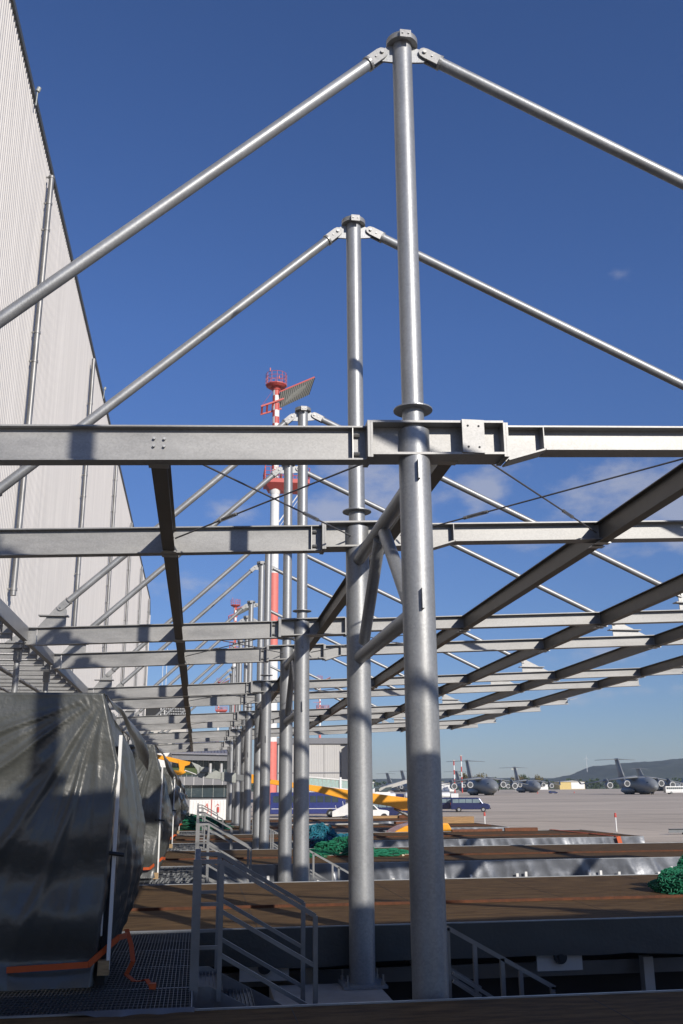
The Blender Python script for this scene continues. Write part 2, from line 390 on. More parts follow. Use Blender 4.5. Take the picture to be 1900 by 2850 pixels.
# purlins between neighbouring frames
PX = [(-.5, 'line left of the masts'), (2.47, 'line just beside the masts'), (5.68, 'first line right of the masts'), (8.87, 'second line right of the masts'),
      (11.97, 'third line right of the masts'), (15.07, 'outermost line at the right edge')]
for i in range(-2, NM):
    y0, y1 = YM(i)+.02, YM(i+1)-.02
    for k, (x, nm) in enumerate(PX):
        if i == 0 or (i >= 10 and k >= 1): continue
        if i <= 0 and k == 0 and i < 0: pass
        z0 = roof_z(x, y0)-.012; z1 = roof_z(x, y1)-.012
        p = MB()
        h, w = (.30, .15) if k != 0 else (.33, .16)
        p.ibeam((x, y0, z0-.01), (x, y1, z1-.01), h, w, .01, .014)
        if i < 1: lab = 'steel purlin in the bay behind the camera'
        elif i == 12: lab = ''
        else: lab = 'steel purlin in shaded colour between the %s and %s masts, %s' % (ORD[i-1], ORD[i], nm)
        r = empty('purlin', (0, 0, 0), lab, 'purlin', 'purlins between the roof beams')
        p.build('purlin_profile', 'galvanised_purlin_shade', r)
        for yy, sgn in ((y0, 1), (y1, -1)):
            q = MB()
            q.bar((x+.02, yy+sgn*.01, z0-.16 if sgn > 0 else z1-.16), (x+.02, yy+sgn*.14, z0-.16 if sgn > 0 else z1-.16), .012, .20)
            q.bar((x-.10, yy+sgn*.09, (z0 if sgn > 0 else z1)-h-.02), (x+.10, yy+sgn*.09, (z0 if sgn > 0 else z1)-h-.02), .12, .014)
            q.build('cleat', 'bolt_steel', r)

# roof covering already laid on the bays behind the camera
r = MB(); ye = YM(0)+.10
for x0, x1 in ((-3.6, 16.9),):
    r.poly([(x0, -26, roof_z(x0, -26)-.13), (x1, -26, roof_z(x1, -26)-.13), (x1, ye, roof_z(x1, ye)-.13), (x0, ye, roof_z(x0, ye)-.13)], (0, 0, 1), .135)
tag(r.build('roof_cover', 'cladding'), 'finished metal roof covering over the bays behind the camera', 'roof')

# trusses in the narrow bays
for k in range(0, 6):
    i = 2*k+1; y0 = YM(i); y1 = YM(i+1); dz = -.0104*(y0-9)
    zu = H+3.03+dz; zl = H+1.68+dz; ym = (y0+y1)/2
    root = empty('brace_truss', (0, 0, 0), 'tubular bracing between the %s and %s masts' % (ORD[i-1], ORD[i]), 'brace', 'tubular braces between paired masts')
    m = MB(); m.tube((XM, y0+.15, zu), (XM, y1-.15, zu), .085, n=20); m.build('top_tube', 'galvanised', root)
    m = MB(); m.tube((XM, y0+.15, zl), (XM, y1-.15, zl), .085, n=20); m.build('bottom_tube', 'galvanised', root)
    for s in (-1, 1):
        ye_ = y0+.45 if s < 0 else y1-.45
        m = MB(); m.tube((XM, ym+s*.16, zu-.12), (XM, ye_, zl+.16), .075, n=18); d = m.build('diagonal', 'galvanised', root)
        m = MB(); m.bar((XM, ym+s*.14, zu-.05), (XM, ym+s*.19, zu-.20), .014, .1, up=(0, 1, 0)); m.bar((XM, ye_-.02*s, zl+.2), (XM, ye_+.02*s, zl+.06), .014, .1, up=(0, 1, 0)); m.build('gusset', 'galvanised', d)

# crossed cables in the roof plane of the narrow bays
for k in range(0, 5):
    i = 2*k+1; y0 = YM(i); y1 = YM(i+1)
    for (xa, xb, side) in ((-.42, XM-.1, 'left'), (XM+.6, 5.6, 'right')):
        for (p, q, nm) in (((xa, y0), (xb, y1), 'running inward'), ((xb, y0), (xa, y1), 'running outward')):
            a = Vector((p[0], p[1]+.1, roof_z(*p)-.17)); b = Vector((q[0], q[1]-.1, roof_z(*q)-.17)); d = (b-a); L_ = d.length; d.normalize()
            lab = 'thin bracing cable %s, %s bay side, between %s and %s masts' % (nm, side, ORD[i-1], ORD[i])
            root = empty('bracing_cable', (0, 0, 0), lab, 'cable', 'crossed bracing cables in the roof')
            m = MB(); m.tube(a, b, .011, n=8); m.build('cable', 'cable_steel', root)
            t = .72
            c = a+d*(L_*t); m = MB(); m.bar(c-d*.15, c+d*.15, .012, .010, off=(0, .018)); m.bar(c-d*.15, c+d*.15, .012, .010, off=(0, -.018))
            m.tube(c-d*.19, c-d*.14, .024, n=8); m.tube(c+d*.14, c+d*.19, .024, n=8)
            m.build('turnbuckle', 'bolt_steel', root)

# ------------------------------------------------------------------ existing canopy against the hangar (left)
for i in range(-2, NM):
    y0, y1 = YM(i)+.12, YM(i+1)-.12
    m = MB(); x = -3.56
    z0 = H+3.32-.0015*y0; z1 = H+3.32-.0015*y1
    z0 = roof_z(-3.5, y0)+.0; z1 = roof_z(-3.5, y1)+.0
    m.bar((x, y0, z0-.15), (x, y1, z1-.15), .012, .28); m.bar((x-.05, y0, z0-.01), (x-.05, y1, z1-.01), .1, .012); m.bar((x-.05, y0, z0-.285), (x-.05, y1, z1-.285), .1, .012)
    o = m.build('edge_channel', 'galvanised_beam')
    tag(o, ('galvanised edge channel at the beam ends between the %s and %s masts' % (ORD[i-1], ORD[i])) if i > 0 else 'edge channel behind the camera', 'channel', 'edge channels along the hangar side')
nj = 0
for j in range(0, 56):
    y = 3.2+j*1.0
    if any(abs(y-YM(i)) < .25 for i in range(-2, NM+1)): y += .3
    zt = H+3.12-.0016*y
    x1 = -3.72
    root = empty('canopy_joist', (0, 0, 0), 'white-grey canopy joist number %d counting away from the camera, beside the hangar wall' % (j+1), 'joist', 'canopy joists along the hangar wall')
    m = MB(); m.ibeam((-7.8, y, zt-.13+.0), (x1, y, zt-.13), .10, .07, .008, .010); m.build('joist_profile', 'galvanised_new', root)
    m = MB(); m.poly([(x1-.38, y-.052, zt-.13), (x1, y-.052, zt+.16), (x1, y-.052, zt-.13)], (0, 1, 0), .012); m.box(x1-.01, x1+.0, y-.06, y+.06, zt-.27, zt+.16)
    m.build('bracket', 'galvanised_new', root)
for j, y in enumerate((13.0, 16.8, 20.68, 24.67, 31.9, 35.6, 43, 46.6, 54, 57.8)):
    zt = H+2.85
    root = empty('canopy_post', (-3.86, y, 0), 'round galvanised post under the hangar canopy, %s from the camera' % ORD[j], 'post', 'posts under the hangar canopy')
    m = MB(); m.tube((0, 0, .0), (0, 0, zt-.25), .062, n=16); m.build('post_tube', 'galvanised', root)
    m = MB(); m.box(-.075, .075, -.075, .075, zt-.25, zt-.0); m.build('post_head', 'galvanised_new', root)

for j, (xx, zz_, rr) in enumerate(((-4.6, H+2.70, .05), (-5.3, H+2.62, .035), (-6.2, H+2.72, .07), (-7.1, H+2.45, .09))):
    root = empty('service_pipe', (0, 0, 0), ['galvanised pipe nearest the beam ends under the hangar canopy', 'thinnest pipe under the hangar canopy', 'third pipe under the hangar canopy, counted from the beam ends', 'thickest pipe close to the hangar wall under the canopy'][j], 'pipe', 'pipes under the hangar canopy')
    m = MB(); m.tube((xx, 3, zz_), (xx, 58, zz_), rr, n=12); m.build('pipe_run', 'zinc_pipe', root)
    for q in range(14):
        yy = 5.4+q*3.9+.4*j; m = MB(); m.bar((xx, yy, zz_-.05), (xx, yy, H+2.98), .02, .02, up=(0, 1, 0)); m.ring((xx, yy-.03, zz_), (0, 1, 0), rr+.02, rr, .05, 14); m.build('pipe_hanger', 'bolt_steel', root)
for j in range(9):
    yy = 14.3+j*4.6
    root = empty('canopy_bracket', (-7.9, yy, 0), 'bolted steel bracket on the hangar wall under the canopy, %s from the camera' % ORD[j], 'bracket', 'wall brackets under the canopy')
    m = MB(); m.box(0.1, .22, -.12, .12, H+1.5, H+2.95); m.build('back_plate', 'galvanised_new', root)
    m = MB(); m.poly([(.22, -.01, H+2.9), (1.3, -.01, H+2.9), (1.3, -.01, H+2.75), (.22, -.01, H+1.7)], (0, 1, 0), .02); m.build('knee_plate', 'galvanised_beam', root)
    m = MB(); m.box(.1, .5, .5, 1.1, H+.9, H+1.6); m.build('junction_box', 'frame_steel', root)
# hangar
def wall_top(y): return H+28.75-.0165*(y-20)
XW = -8.0
hg = empty('hangar', (XW, 0, 0), 'huge hangar with pale vertical corrugated cladding along the left side', 'hangar')
pit = .30; y = 2.0; yend = 141.5
pts = []
while y < yend:
    for dy, dx in ((0, 0), (.09, 0), (.15, -.085), (.24, -.085)):
        pts.append((dx, y+dy))
    y += pit
m = MB()
vs = []; fs = []
for (dx, yy) in pts: vs += [(dx, yy, 0), (dx, yy, wall_top(min(yy, 139.5)) - max(0, yy-139.5)*.9)]
for k in range(len(pts)-1): fs.append((2*k, 2*k+2, 2*k+3, 2*k+1))
m.add(vs, fs)
m.build('corrugated_wall', 'cladding', hg)
m = MB(); m.box(-60, -.08, 1.5, yend+.3, 0, wall_top(139.5)-2.2); m.build('hangar_body', 'hangar_grey', hg)
m = MB()
m.poly([(.09, 1.5, wall_top(1.5)), (.09, 139.5, wall_top(139.5)), (.09, 139.5, wall_top(139.5)+.22), (.09, 1.5, wall_top(1.5)+.28)], (-1, 0, 0), .5)
m.poly([(.09, 139.5, wall_top(139.5)), (.09, yend, wall_top(139.5)-1.9), (.09, yend, wall_top(139.5)-1.68), (.09, 139.5, wall_top(139.5)+.22)], (-1, 0, 0), .5)
m.build('roof_trim', 'cladding_trim', hg)
m = MB(); m.box(-.06, .10, yend, yend+.35, 0, wall_top(139.5)-1.9); m.build('corner_trim', 'cladding', hg)
for k, yy in enumerate((20.0, 39.5, 58.5, 77.5, 96.5, 115.5, 134.5)):
    m = MB(); top = wall_top(yy)-.9; bot = H+4.15 if k else H+4.15
    bot = {0: 7.7, 1: 11.25, 2: 9.5}.get(k, 8.0)
    m.tube((.24, yy, bot), (.24, yy, top), .125, n=16)
    p = m.build('downpipe', 'zinc_pipe', hg)
    zc = bot+.2
    while zc < top:
        m = MB(); m.tube((.24, yy, zc), (.24, yy, zc+.12), .145, n=14); m.box(.0, .26, yy-.03, yy+.03, zc+.03, zc+.10)
        m.build('pipe_clamp', 'zinc_pipe', p)
        zc += random.choice((1.4, 3.6, 1.3, 5.2))
for yy in (35.3, 66):
    m = MB(); zt = wall_top(yy); m.tube((.14, yy, zt-.4), (.16, yy, zt+.3), .03, n=8); m.tube((.16, yy, zt+.3), (.22, yy, zt+.5), .09, n=10); m.build('wall_lamp', 'machine_grey', hg)
for (ya, yb, za, zb) in ((24, 27.5, 0, 7.2), (34, 36.5, 0, 6.8), (50, 54, 0, 5)):
    m = MB(); m.box(.02, .09, ya, yb, za, zb); d = m.build('door', 'dark_gap', hg)

# ------------------------------------------------------------------ ground, pads, decks
g = MB()
R_ = 9000
g.add([(-R_, -R_, 0), (R_, -R_, 0), (R_, R_, 0), (-R_, R_, 0)], [(0, 1, 2, 3)])
mg = M['leaf']
grass = mat('grass', (.085, .105, .040), .9, 0, .02, .3)
tag(g.build('ground', 'grass'), kind='structure')
g = MB(); g.add([(-60, -120, .004), (900, -120, .004), (900, 1180, .004), (-60, 1180, .004)], [(0, 1, 2, 3)])
tag(g.build('apron', 'apron_concrete'), kind='structure')
# painted taxi line
g = MB(); g.add([(8, 118, .009), (140, 40, .009), (140, 40.5, .009), (8, 118.5, .009)], [(0, 1, 2, 3)])
tag(g.build('taxi_line', 'rust'), kind='structure')

for k in range(0, 6):
    y0 = 8.7+11.105*k
    g = MB(); g.box(.95, 2.30+(0 if k else .0), y0-.2, y0+4.15, 0, H-2.345)
    tag(g.build('foundation_pad', 'concrete_pad', bevel=.015), 'raised concrete plinth carrying the %s pair of masts' % ORD[k], 'plinth', 'concrete plinths under the masts')

DZ = [H-1.70, H-1.70, H-1.75, H-1.81, H-1.86, H-1.90, H-1.95]
DXE = 16.4
def crinkle(m, x0, x1, y, z0, z1, amp, seed, n=None, rows=7):
    n = n or int((x1-x0)/.07); vs = []; fs = []
    for r in range(rows+1):
        z = z1+(z0-z1)*r/rows; fr = r/rows
        for c in range(n+1):
            x = x0+(x1-x0)*c/n
            d = amp*(noise.noise(Vector((x*1.3+seed, z*.5, seed)))*1.0 + (.35-abs(noise.noise(Vector((x*3.2+seed+z*1.1, z*.7, seed+5)))))*1.0 + .25*(.3-abs(noise.noise(Vector((x*8+z*2.4, seed+9, z*1.5))))))
            vs.append((x, y-.03-abs(d)*(.35+fr*.9), z+(.03*noise.noise(Vector((x*.9, seed, 3))) if r == rows else 0)))
    for r in range(rows):
        for c in range(n): a = r*(n+1)+c; fs.append((a, a+1, a+n+2, a+n+1))
    m.add(vs, fs, True)
for k in range(0, 6):
    yb = [8.45, 18.95, 29.9, 41.1, 52.3, 63.4][k]; yf = [2.6, 12.92, 23.95, 34.95, 46.0, 57.1][k]; z = DZ[k]
    xL = -3.4
    root = empty('loading_deck', (0, 0, 0), ['dark brown plywood deck in deep shade at the very bottom of the picture',
        'broad brown deck behind the near staircase with a rusty rail across it', 'third brown deck, edge wrapped in silver plastic with white clips',
        'fourth brown deck whose silver wrapped edge ends with an orange strap', 'fifth brown deck, short silver edge with planks on top', 'farthest brown deck, light planks on its edge'][k], 'deck', 'brown loading decks')
    xe = DXE if k < 4 else 14.8
    m = MB(); m.box(xL, xe, yf+.03, yb-.03, z-.03, z)
    m.build('deck_top', 'plywood_deck', root)
    m = MB(); m.box(xL, xe, yb-.028, yb+.0, z-.14, z+.012); m.box(xL, xe, yf, yf+.028, z-.14, z+.010); m.box(xe+.001, xe+.03, yf, yb, z-.14, z+.01)
    m.build('edge_angle', 'edge_trim', root)
    # frame below
    m = MB()
    for yy in (yf+.4, (yf+yb)/2, yb-.4): m.bar((xL, yy, z-.20), (xe, yy, z-.20), .14, .3)
    xx = xL+.6
    while xx < xe: m.bar((xx, yf+.1, z-.45), (xx, yb-.1, z-.45), .10, .18); xx += 1.9
    m.build('under_frame', 'frame_steel', root)
    for xx in (1.5, 6.15, 10.8, 15.4):
        for yy in (yf+.45, yb-.45):
            m = MB(); m.box(xx-.07, xx+.07, yy-.07, yy+.07, 0.0, z-.54); m.build('leg', 'off_white', root)
    m = MB(); m.box(xL, xe-.3, yf+.95, yf+1.0, .02, z-.55); m.build('shade_panel', 'rubber', root)  # added dark sheet, stands in for the black shade under the deck
    m = MB(); m.box(xL+.02, xe-.3, yf+.62, yf+.70, z-.78, z-.60); m.build('cable_tray', 'frame_steel', root)
    # rusty rail along x
    yr = yf+.36*(yb-yf)
    if k > 0:
        m = MB(); m.bar((xL+.2, yr, z+.02), (xe-.2, yr, z+.02), .03, .04); m.bar((xL+.2, yr+.06, z+.006), (xe-.2, yr+.06, z+.006), .09, .010); m.build('rail', 'rust', root)
    # plywood joints are thin dark strips
    m = MB(); xx = .8
    while xx < xe-.5:
        m.box(xx, xx+.006, yf+.05, yb-.05, z+.0005, z+.002); xx += 2.5
    m.build('board_joint', 'dark_gap', root)
    # hanging fascia
    if k == 1:
        m = MB(); n = 180; rows = 6; vs = []; fs = []
        for r in range(rows+1):
            for c in range(n+1):
                x = xL+(xe-xL)*c/n; fr = r/rows
                bot = .42+.07*abs(noise.noise(Vector((x*.7, 2, 1))))+.05*max(0, math.sin(x*1.1))**3
                vs.append((x, yf-.035+.05*fr-.012*noise.noise(Vector((x*1.2, fr*2, 4))), z-.0-bot*fr))
        for r in range(rows):
            for c in range(n): a = r*(n+1)+c; fs.append((a, a+1, a+n+2, a+n+1))
        m.add(vs, fs, True); m.build('fascia_sheet', 'tarp', root)
        for bx in (.9, 4.78, 8.6, 12.4):
            m = MB(); m.box(bx-.31, bx+.31, yf+.08, yf+.12, z-.62, z-.36); p = m.build('roller_plate', 'off_white', root)
            m = MB(); m.ring((bx+.0, yf+.02, z-.45), (0, 1, 0), .085, .035, .06, 20); m.tube((bx, yf+.0, z-.45), (bx, yf+.07, z-.45), .04, n=14); m.build('roller', 'rubber', p)
    elif k > 1:
        m = MB(); crinkle(m, xL, xe, yf, z-.52 if k == 2 else z-.58, z-.0, .10, 10*k+3.3); m.build('wrapped_edge', 'tarp_light', root)
        m = MB()
        for q in range(26 if k == 2 else 12):
            xx = random.uniform(1.5, xe-.3); m.box(xx, xx+.06, yf-.16, yf-.145, z-.52, z-.52+random.uniform(.12, .32))
        m.build('clip', 'white_paint', root)
    if k in (2, 3):
        m = MB(); m.box(xL, xe, yf-.18, yf-.10, z-.60, z-.56); m.build('foot_strip', 'white_paint', root)
    if k == 3:
        m = MB(); m.bar((xe-.9, yf-.17, z-.60), (xe-1.05, yf-.17, z+.02), .16, .02, up=(0, 1, 0)); m.bar((xe-1.05, yf-.1, z+.03), (xe-1.3, yb, z+.03), .14, .012)
        m.build('ratchet_strap', 'strap', root)

# loose planks on decks
def plank(x, y, z, l, w, h, rz, label, mt='timber_plank', name='plank', cat='plank'):
    m = MB(); m.box(-l/2, l/2, -w/2, w/2, 0, h); o = m.build(name, mt, loc=(x, y, z), rot=rz, bevel=.006)
    return tag(o, label, cat, 'timber lying on the decks')
plank(11.7, 40.7, DZ[3]+.001, 2.2, .16, .10, .03, 'reddish brown board on the back edge of the fourth deck', 'brown_board')
plank(13.6, 40.6, DZ[3]+.001, 1.4, .2, .14, -.1, 'darker board end near the orange strap on the fourth deck', 'brown_board')
plank(9.4, 40.5, DZ[3]+.001, 1.0, .2, .09, .12, 'small pale plank on the fourth deck beside the thick mast', 'timber_plank')
plank(13.4, 51.8, DZ[4]+.001, 2.6, .5, .34, .02, 'stack of pale sawn timber on the fifth deck', 'timber_plank', 'timber_stack', 'timber')
plank(11.2, 51.9, DZ[4]+.001, 1.6, .3, .12, .15, 'brown board beside the pale timber stack', 'brown_board')
plank(11.5, 62.7, DZ[5]+.001, 3.6, .35, .16, .05, 'long pale plank on the farthest deck', 'timber_plank')
plank(13.6, 62.4, DZ[5]+.001, 1.5, .3, .2, -.2, 'brown board end on the farthest deck', 'brown_board')
plank(7.0, 51.8, DZ[4]+.001, 5.0, .3, .06, .0, 'long whitish batten behind the blue net', 'off_white')
plank(9.3, 56.8, DZ[4]+.01-.05, .9, .5, .35, .0, 'small plywood crate standing behind the orange lift', 'timber_plank', 'plywood_crate', 'crate')

# ------------------------------------------------------------------ grating walkway, stairs, rails
def grating(k, y0, y1, x0, x1, z):
    root = empty('grating_walkway', (0, 0, 0), 'steel grating platform beside the %s staircase from the camera' % ORD[k], 'grating', 'steel grating platforms')
    m = MB(); x = x0
    while x < x1:
        m.box(x, x+.005, y0, y1, z-.03, z); x += .035 if k == 0 else .10
    m.build('bearing_bar', 'grating_steel', root)
    m = MB(); yy = y0+.02
    while yy < y1:
        m.box(x0, x1, yy, yy+.005, z-.012, z-.002); yy += .10 if k == 0 else .3
    m.build('cross_bar', 'grating_steel', root)
    m = MB(); m.box(x0-.01, x0, y0-.0, y1, z-.06, z+.004); m.box(x1, x1+.012, y0, y1, z-.20, z+.012); m.box(x0, x1, y0-.012, y0, z-.12, z+.008); m.box(x0, x1, y1, y1+.012, z-.12, z+.01)
    for q in range(1, 4):
        yq = y0+(y1-y0)*q/4; m.box(x0, x1, yq-.05, yq+.05, z-.2, z-.035)
    m.build('edge_frame', 'edge_trim', root)
for k in range(5):
    y0 = [8.48, 19.0, 29.95, 41.15, 52.35][k]; y1 = [12.88, 23.9, 34.9, 45.95, 57.0][k]
    grating(k, y0, y1, -3.2, .0, DZ[0]-.005-(.05*k))

def make_stairs(k):
    Y0 = 9.25+11.105*k; z = H-1.70-.05*k; zp = H-2.345
    root = empty('staircase', (0, Y0, 0), ['dark galvanised staircase with railings in the shaded foreground', 'sunlit galvanised staircase directly behind the near one',
        'third galvanised staircase from the camera', 'fourth galvanised staircase from the camera', 'fifth and farthest galvanised staircase'][k], 'stairs', 'galvanised staircases between the decks')
    X1 = 1.10; xs = .24
    for yy in (0, 1.05):
        m = MB()
        sl = (-1.09+.63)/(1.09-.22)
        zt = H-.64-.05*k; tb = .038
        fall = .56
        x_end = X1
        def zr(x, o=0): return zt-o-(max(0, x-xs))*fall
        m.bar((0.02, yy, zt), (xs, yy, zt), tb, tb); m.bar((xs, yy, zt), (x_end, yy, zr(x_end)), tb, tb)
        for o in (.42, .78):
            m.bar((0.03, yy, zt-o+.06), (xs, yy, zt-o+.06), .03, .03); m.bar((xs, yy, zr(xs, o-.0)), (x_end, yy, zr(x_end, o)), .035, .035)
        hr = m.build('handrail', 'stair_steel_shade', root)
        m = MB(); m.bar((.02, yy-.03 if yy == 0 else yy, z-.25), (.02, yy-.03 if yy == 0 else yy, zt+.022), .078 if yy == 0 else .045, .055, up=(0, 1, 0)); m.build('post', 'stair_steel_shade', root)
        m = MB(); m.bar((xs, yy, z-.10), (xs, yy, zt), .042, .042, up=(0, 1, 0)); m.build('post', 'stair_steel_shade', root)
        m = MB(); m.bar((x_end, yy, zp), (x_end, yy, zr(x_end)), .042, .042, up=(0, 1, 0)); m.build('post', 'stair_steel_shade', root)
        m = MB()
        ys = yy+(.03 if yy == 0 else -.03)
        m.poly([(0.0, ys, z+.02), (.16, ys, z+.02), (x_end+.02, ys, zp+.18), (x_end+.02, ys, zp), (x_end-.15, ys, zp), (.0, ys, z-.42)], (0, 1, 0), .008)
        m.build('stringer', 'stair_steel_shade', root)
    m = MB(); m.bar((.02, -.03, H-.64-.05*k), (.02, .18, H-.56-.05*k), .05, .05); m.build('top_link', 'stair_steel_shade', root)
    nst = 3
    for s in range(nst+1):
        xx = .02+s*.30; zz = z-.02-s*.165
        m = MB(); m.box(xx, xx+.26, .06, 1.0, zz-.03, zz-.026)
        for q in range(8): m.box(xx+.01+q*.034, xx+.015+q*.034, .06, 1.0, zz-.03, zz)
        m.box(xx+.25, xx+.256, .06, 1.0, zz-.035, zz+.0)
        m.build('tread', 'grating_steel', root)
def make_lower_rail(k):
    Y0 = 9.6+11.105*k; zp = H-2.345
    root = empty('lower_staircase', (0, Y0, 0), 'steps and handrail going down right of the %s mast from the camera' % ORD[2*k], 'stairs', 'lower staircases right of the masts')
    for yy in (0, .95):
        m = MB(); za = H-1.30; fall = .53
        m.bar((2.42, yy, za), (3.46, yy, za-.56), .04, .04)
        m.bar((2.46, yy, za-.40), (3.0, yy, za-.72), .03, .03); m.bar((2.46, yy, za-.47), (3.0, yy, za-.80), .03, .03)
        m.build('handrail', 'stair_steel_shade', root)
        for xx in (2.42, 2.95, 3.44):
            m = MB(); zt = za-(xx-2.42)*.54; m.bar((xx, yy, zt-1.15), (xx, yy, zt), .04, .04, up=(0, 1, 0)); m.build('post', 'stair_steel_shade', root)
        m = MB(); m.poly([(2.32, yy+.03, zp), (2.5, yy+.03, zp), (4.1, yy+.03, .15), (4.1, yy+.03, 0), (3.85, yy+.03, 0), (2.32, yy+.03, zp-.3)], (0, 1, 0), .008); m.build('stringer', 'stair_steel_shade', root)
    for s in range(6):
        m = MB(); xx = 2.4+s*.27; m.box(xx, xx+.25, .05, .94, zp-.17*(s+1), zp-.17*(s+1)+.03); m.build('tread', 'grating_steel', root)
for k in range(5): make_stairs(k)
for k in range(4): make_lower_rail(k)

# sheet lying at the edge of the near deck
m = MB(); n = 24; vs = []; fs = []
for r in range(5):
    for c in range(n+1):
        x = -.95+.98*c/n; fr = r/4
        vs.append((x, 8.44-.02*r-.10*fr*(c/n), H-1.685+.03*math.sin(c*.8)*fr*(c/n)+.012-.09*fr*(c/n)))
for r in range(4):
    for c in range(n): a = r*(n+1)+c; fs.append((a, a+1, a+n+2, a+n+1))
m.add(vs, fs, True)
tag(m.build('plastic_offcut', 'tarp_light'), 'loose grey plastic offcut on the edge of the near deck', 'plastic sheet')

# ------------------------------------------------------------------ tarpaulin-wrapped dock shelters
def lerp_tab(tab, z):
    for (z0, x0), (z1, x1) in zip(tab, tab[1:]):
        if z1 <= z <= z0: return x0+(x1-x0)*(z0-z)/(z0-z1)
    return tab[0][1] if z > tab[0][0] else tab[-1][1]
FR = [(4.49, -.935), (3.814, -.765), (3.476, -.79), (2.924, -.81), (2.52, -.84), (1.94, -.89)]
SL = [(4.61, -1.07), (4.366, -.81), (4.13, -.70), (3.94, -.675), (3.386, -.56), (2.92, -.56), (2.54, -.63), (2.16, -.765), (1.94, -.85)]
def make_shelter(k):
    Y0 = 9.4+11.12*k; sd = 17.3*k+1; zb = 1.93-(.04*k); zt = 4.49 if k < 2 else 4.49-.22*(k-1)*(1 if k < 4 else 1.2)
    z_scale = (zt-zb)/(4.49-1.94)
    root = empty('wrapped_dock_shelter', (0, 0, 0), ['nearest dock shelter wrapped in glossy dark grey plastic, half in shadow', 'second wrapped dock shelter with a pointed folded top',
        'third wrapped dock shelter, ragged plastic with a torn flap', 'fourth wrapped dock shelter behind the ragged one', 'farthest wrapped dock shelter, small and dark'][k], 'dock shelter', 'plastic wrapped dock shelters')
    rows = 110 if k < 2 else 60; nf = 170 if k < 2 else 60; ns = 90 if k < 2 else 40
    vs = []; fs = []
    cz = 4.49
    for r in range(rows+1):
        zn = 4.49-(4.49-1.94)*r/rows                       # normalised height
        z = zb+(zn-1.94)*z_scale
        for c in range(nf+1):
            u = c/nf; xc = lerp_tab(FR, zn); x = -3.7+(xc+3.7)*(1-(1-u)**1.0)
            dx = -.935-x+.02; dzc = cz-zn; ang = math.atan2(dzc, max(dx, .001)+.02); rad = math.hypot(dx, dzc)
            n1 = noise.noise(Vector((ang*4.2+sd, rad*.45, sd)))
            n2 = noise.noise(Vector((ang*17+sd, rad*.9+3, sd+2)))
            fold = ((.34-abs(n1))*.085+(.3-abs(n2))*.014)*min(1, rad*1.2)*math.exp(-max(0, rad-1.2)*.7)
            for a0, w0, h0 in ((.36, .030, .045), (.62, .026, .05), (1.02, .035, .035), (1.30, .03, .04)):
                da = ang-a0-.05*noise.noise(Vector((rad*1.5, a0*9, sd))); fold += h0*math.exp(-(da/w0)**2)*min(1, rad*1.5)*math.exp(-max(0, rad-1.5)*.5)
            n3 = .9*noise.noise(Vector((x*.8+zn*1.3+sd, zn*1.5-x*.6, sd+4)))*.09*min(1, rad)
            n4 = noise.noise(Vector((x*3.2+zn*1.5, zn*4-x*1.2, sd+7)))*.010*min(1, rad*2)
            n5 = noise.noise(Vector((x*9, zn*9, sd+7)))*.003
            # lower swags
            low = max(0, (2.95-zn)); sw = math.sin((zn*6.3+x*2.6)+2*noise.noise(Vector((x, zn, sd))))*.05*low*min(1, (zn-1.92)*2.5+.2)
            tuck = -.05*math.exp(-((zn-2.14)/.10)**2)
            y = Y0-abs(.02)-fold-n3-n4-n5-sw-tuck*(.7)
            vs.append((x, y, z))
        for c in range(1, ns+1):
            u = c/ns; s = u*2.9
            xf = lerp_tab(FR, zn)+.02; xs = lerp_tab(SL, zn)
            if s < 1.4: t = s/1.4; t = t*t*(3-2*t); x = xf+(xs-xf)*t
            else: t = (s-1.4)/1.5; x = xs+(-1.25-xs)*t*t
            a = .045*min(1, s*2)*min(1, (4.6-zn)*.9+.05)
            x += a*((.3-abs(noise.noise(Vector((s*4.0+sd+zn*.5, zn*.35, sd+11)))))*3.2-.6+.9*(.25-abs(noise.noise(Vector((s*9+zn*.4, zn*.8, sd+13))))))+.012*noise.noise(Vector((s*3, zn*11, sd)))
            if k == 1: x += .10*math.sin(s*5+.6)*max(0, 3.6-zn)*(.6)
            if k > 1: x += .16*noise.noise(Vector((s*3, zn*2.4, sd)))
            ztop_drop = 0
            zz = z
            if r == 0 or True:
                drop = (.16*s if s < 1.8 else .29)*((zn-1.94)/(4.49-1.94))
                if k > 0: drop *= 1.9
                zz = z-drop
            vs.append((x, Y0+s, zz))
    n = nf+ns+1
    for r in range(rows):
        for c in range(n-1): a = r*n+c; fs.append((a, a+n, a+n+1, a+1))
    top = list(range(n))
    b = len(vs); vs.append((-3.7, Y0+2.9, zt)); fs2 = [(b, i_, i_+1) for i_ in range(n-1)]
    m = MB(); m.add(vs, fs+fs2, True); o = m.build('tarpaulin', 'tarp', root)
    # hood flap over the side
    m = MB(); vs = []; fs = []; nu, nv = 22, 12
    for a in range(nu+1):
        for b_ in range(nv+1):
            u = a/nu; v = b_/nv
            top_ = Vector((-.925+.06*u, Y0+.02+1.7*u, zt+.015-.10*u)); 
            low = Vector((-.90+.32*u+.10*math.sin(u*6)*.3, Y0-.02+2.25*u**.8, zt-.03-.66*u-.05*noise.noise(Vector((u*5, sd, 0)))))
            p = top_.lerp(low, v); p.x += .12*math.sin(v*math.pi)*u+.03*noise.noise(Vector((u*4, v*3, sd)))
            vs.append(p)
    for a in range(nu):
        for b_ in range(nv): q = a*(nv+1)+b_; fs.append((q, q+1, q+nv+2, q+nv+1))
    m.add(vs, fs, True); m.build('hood_flap', 'tarp', root)
    # door post and lining
    m = MB(); x = -.755; zz = zb+.10 if k == 0 else zb
    zp1 = zb+(4.10-1.94)*z_scale
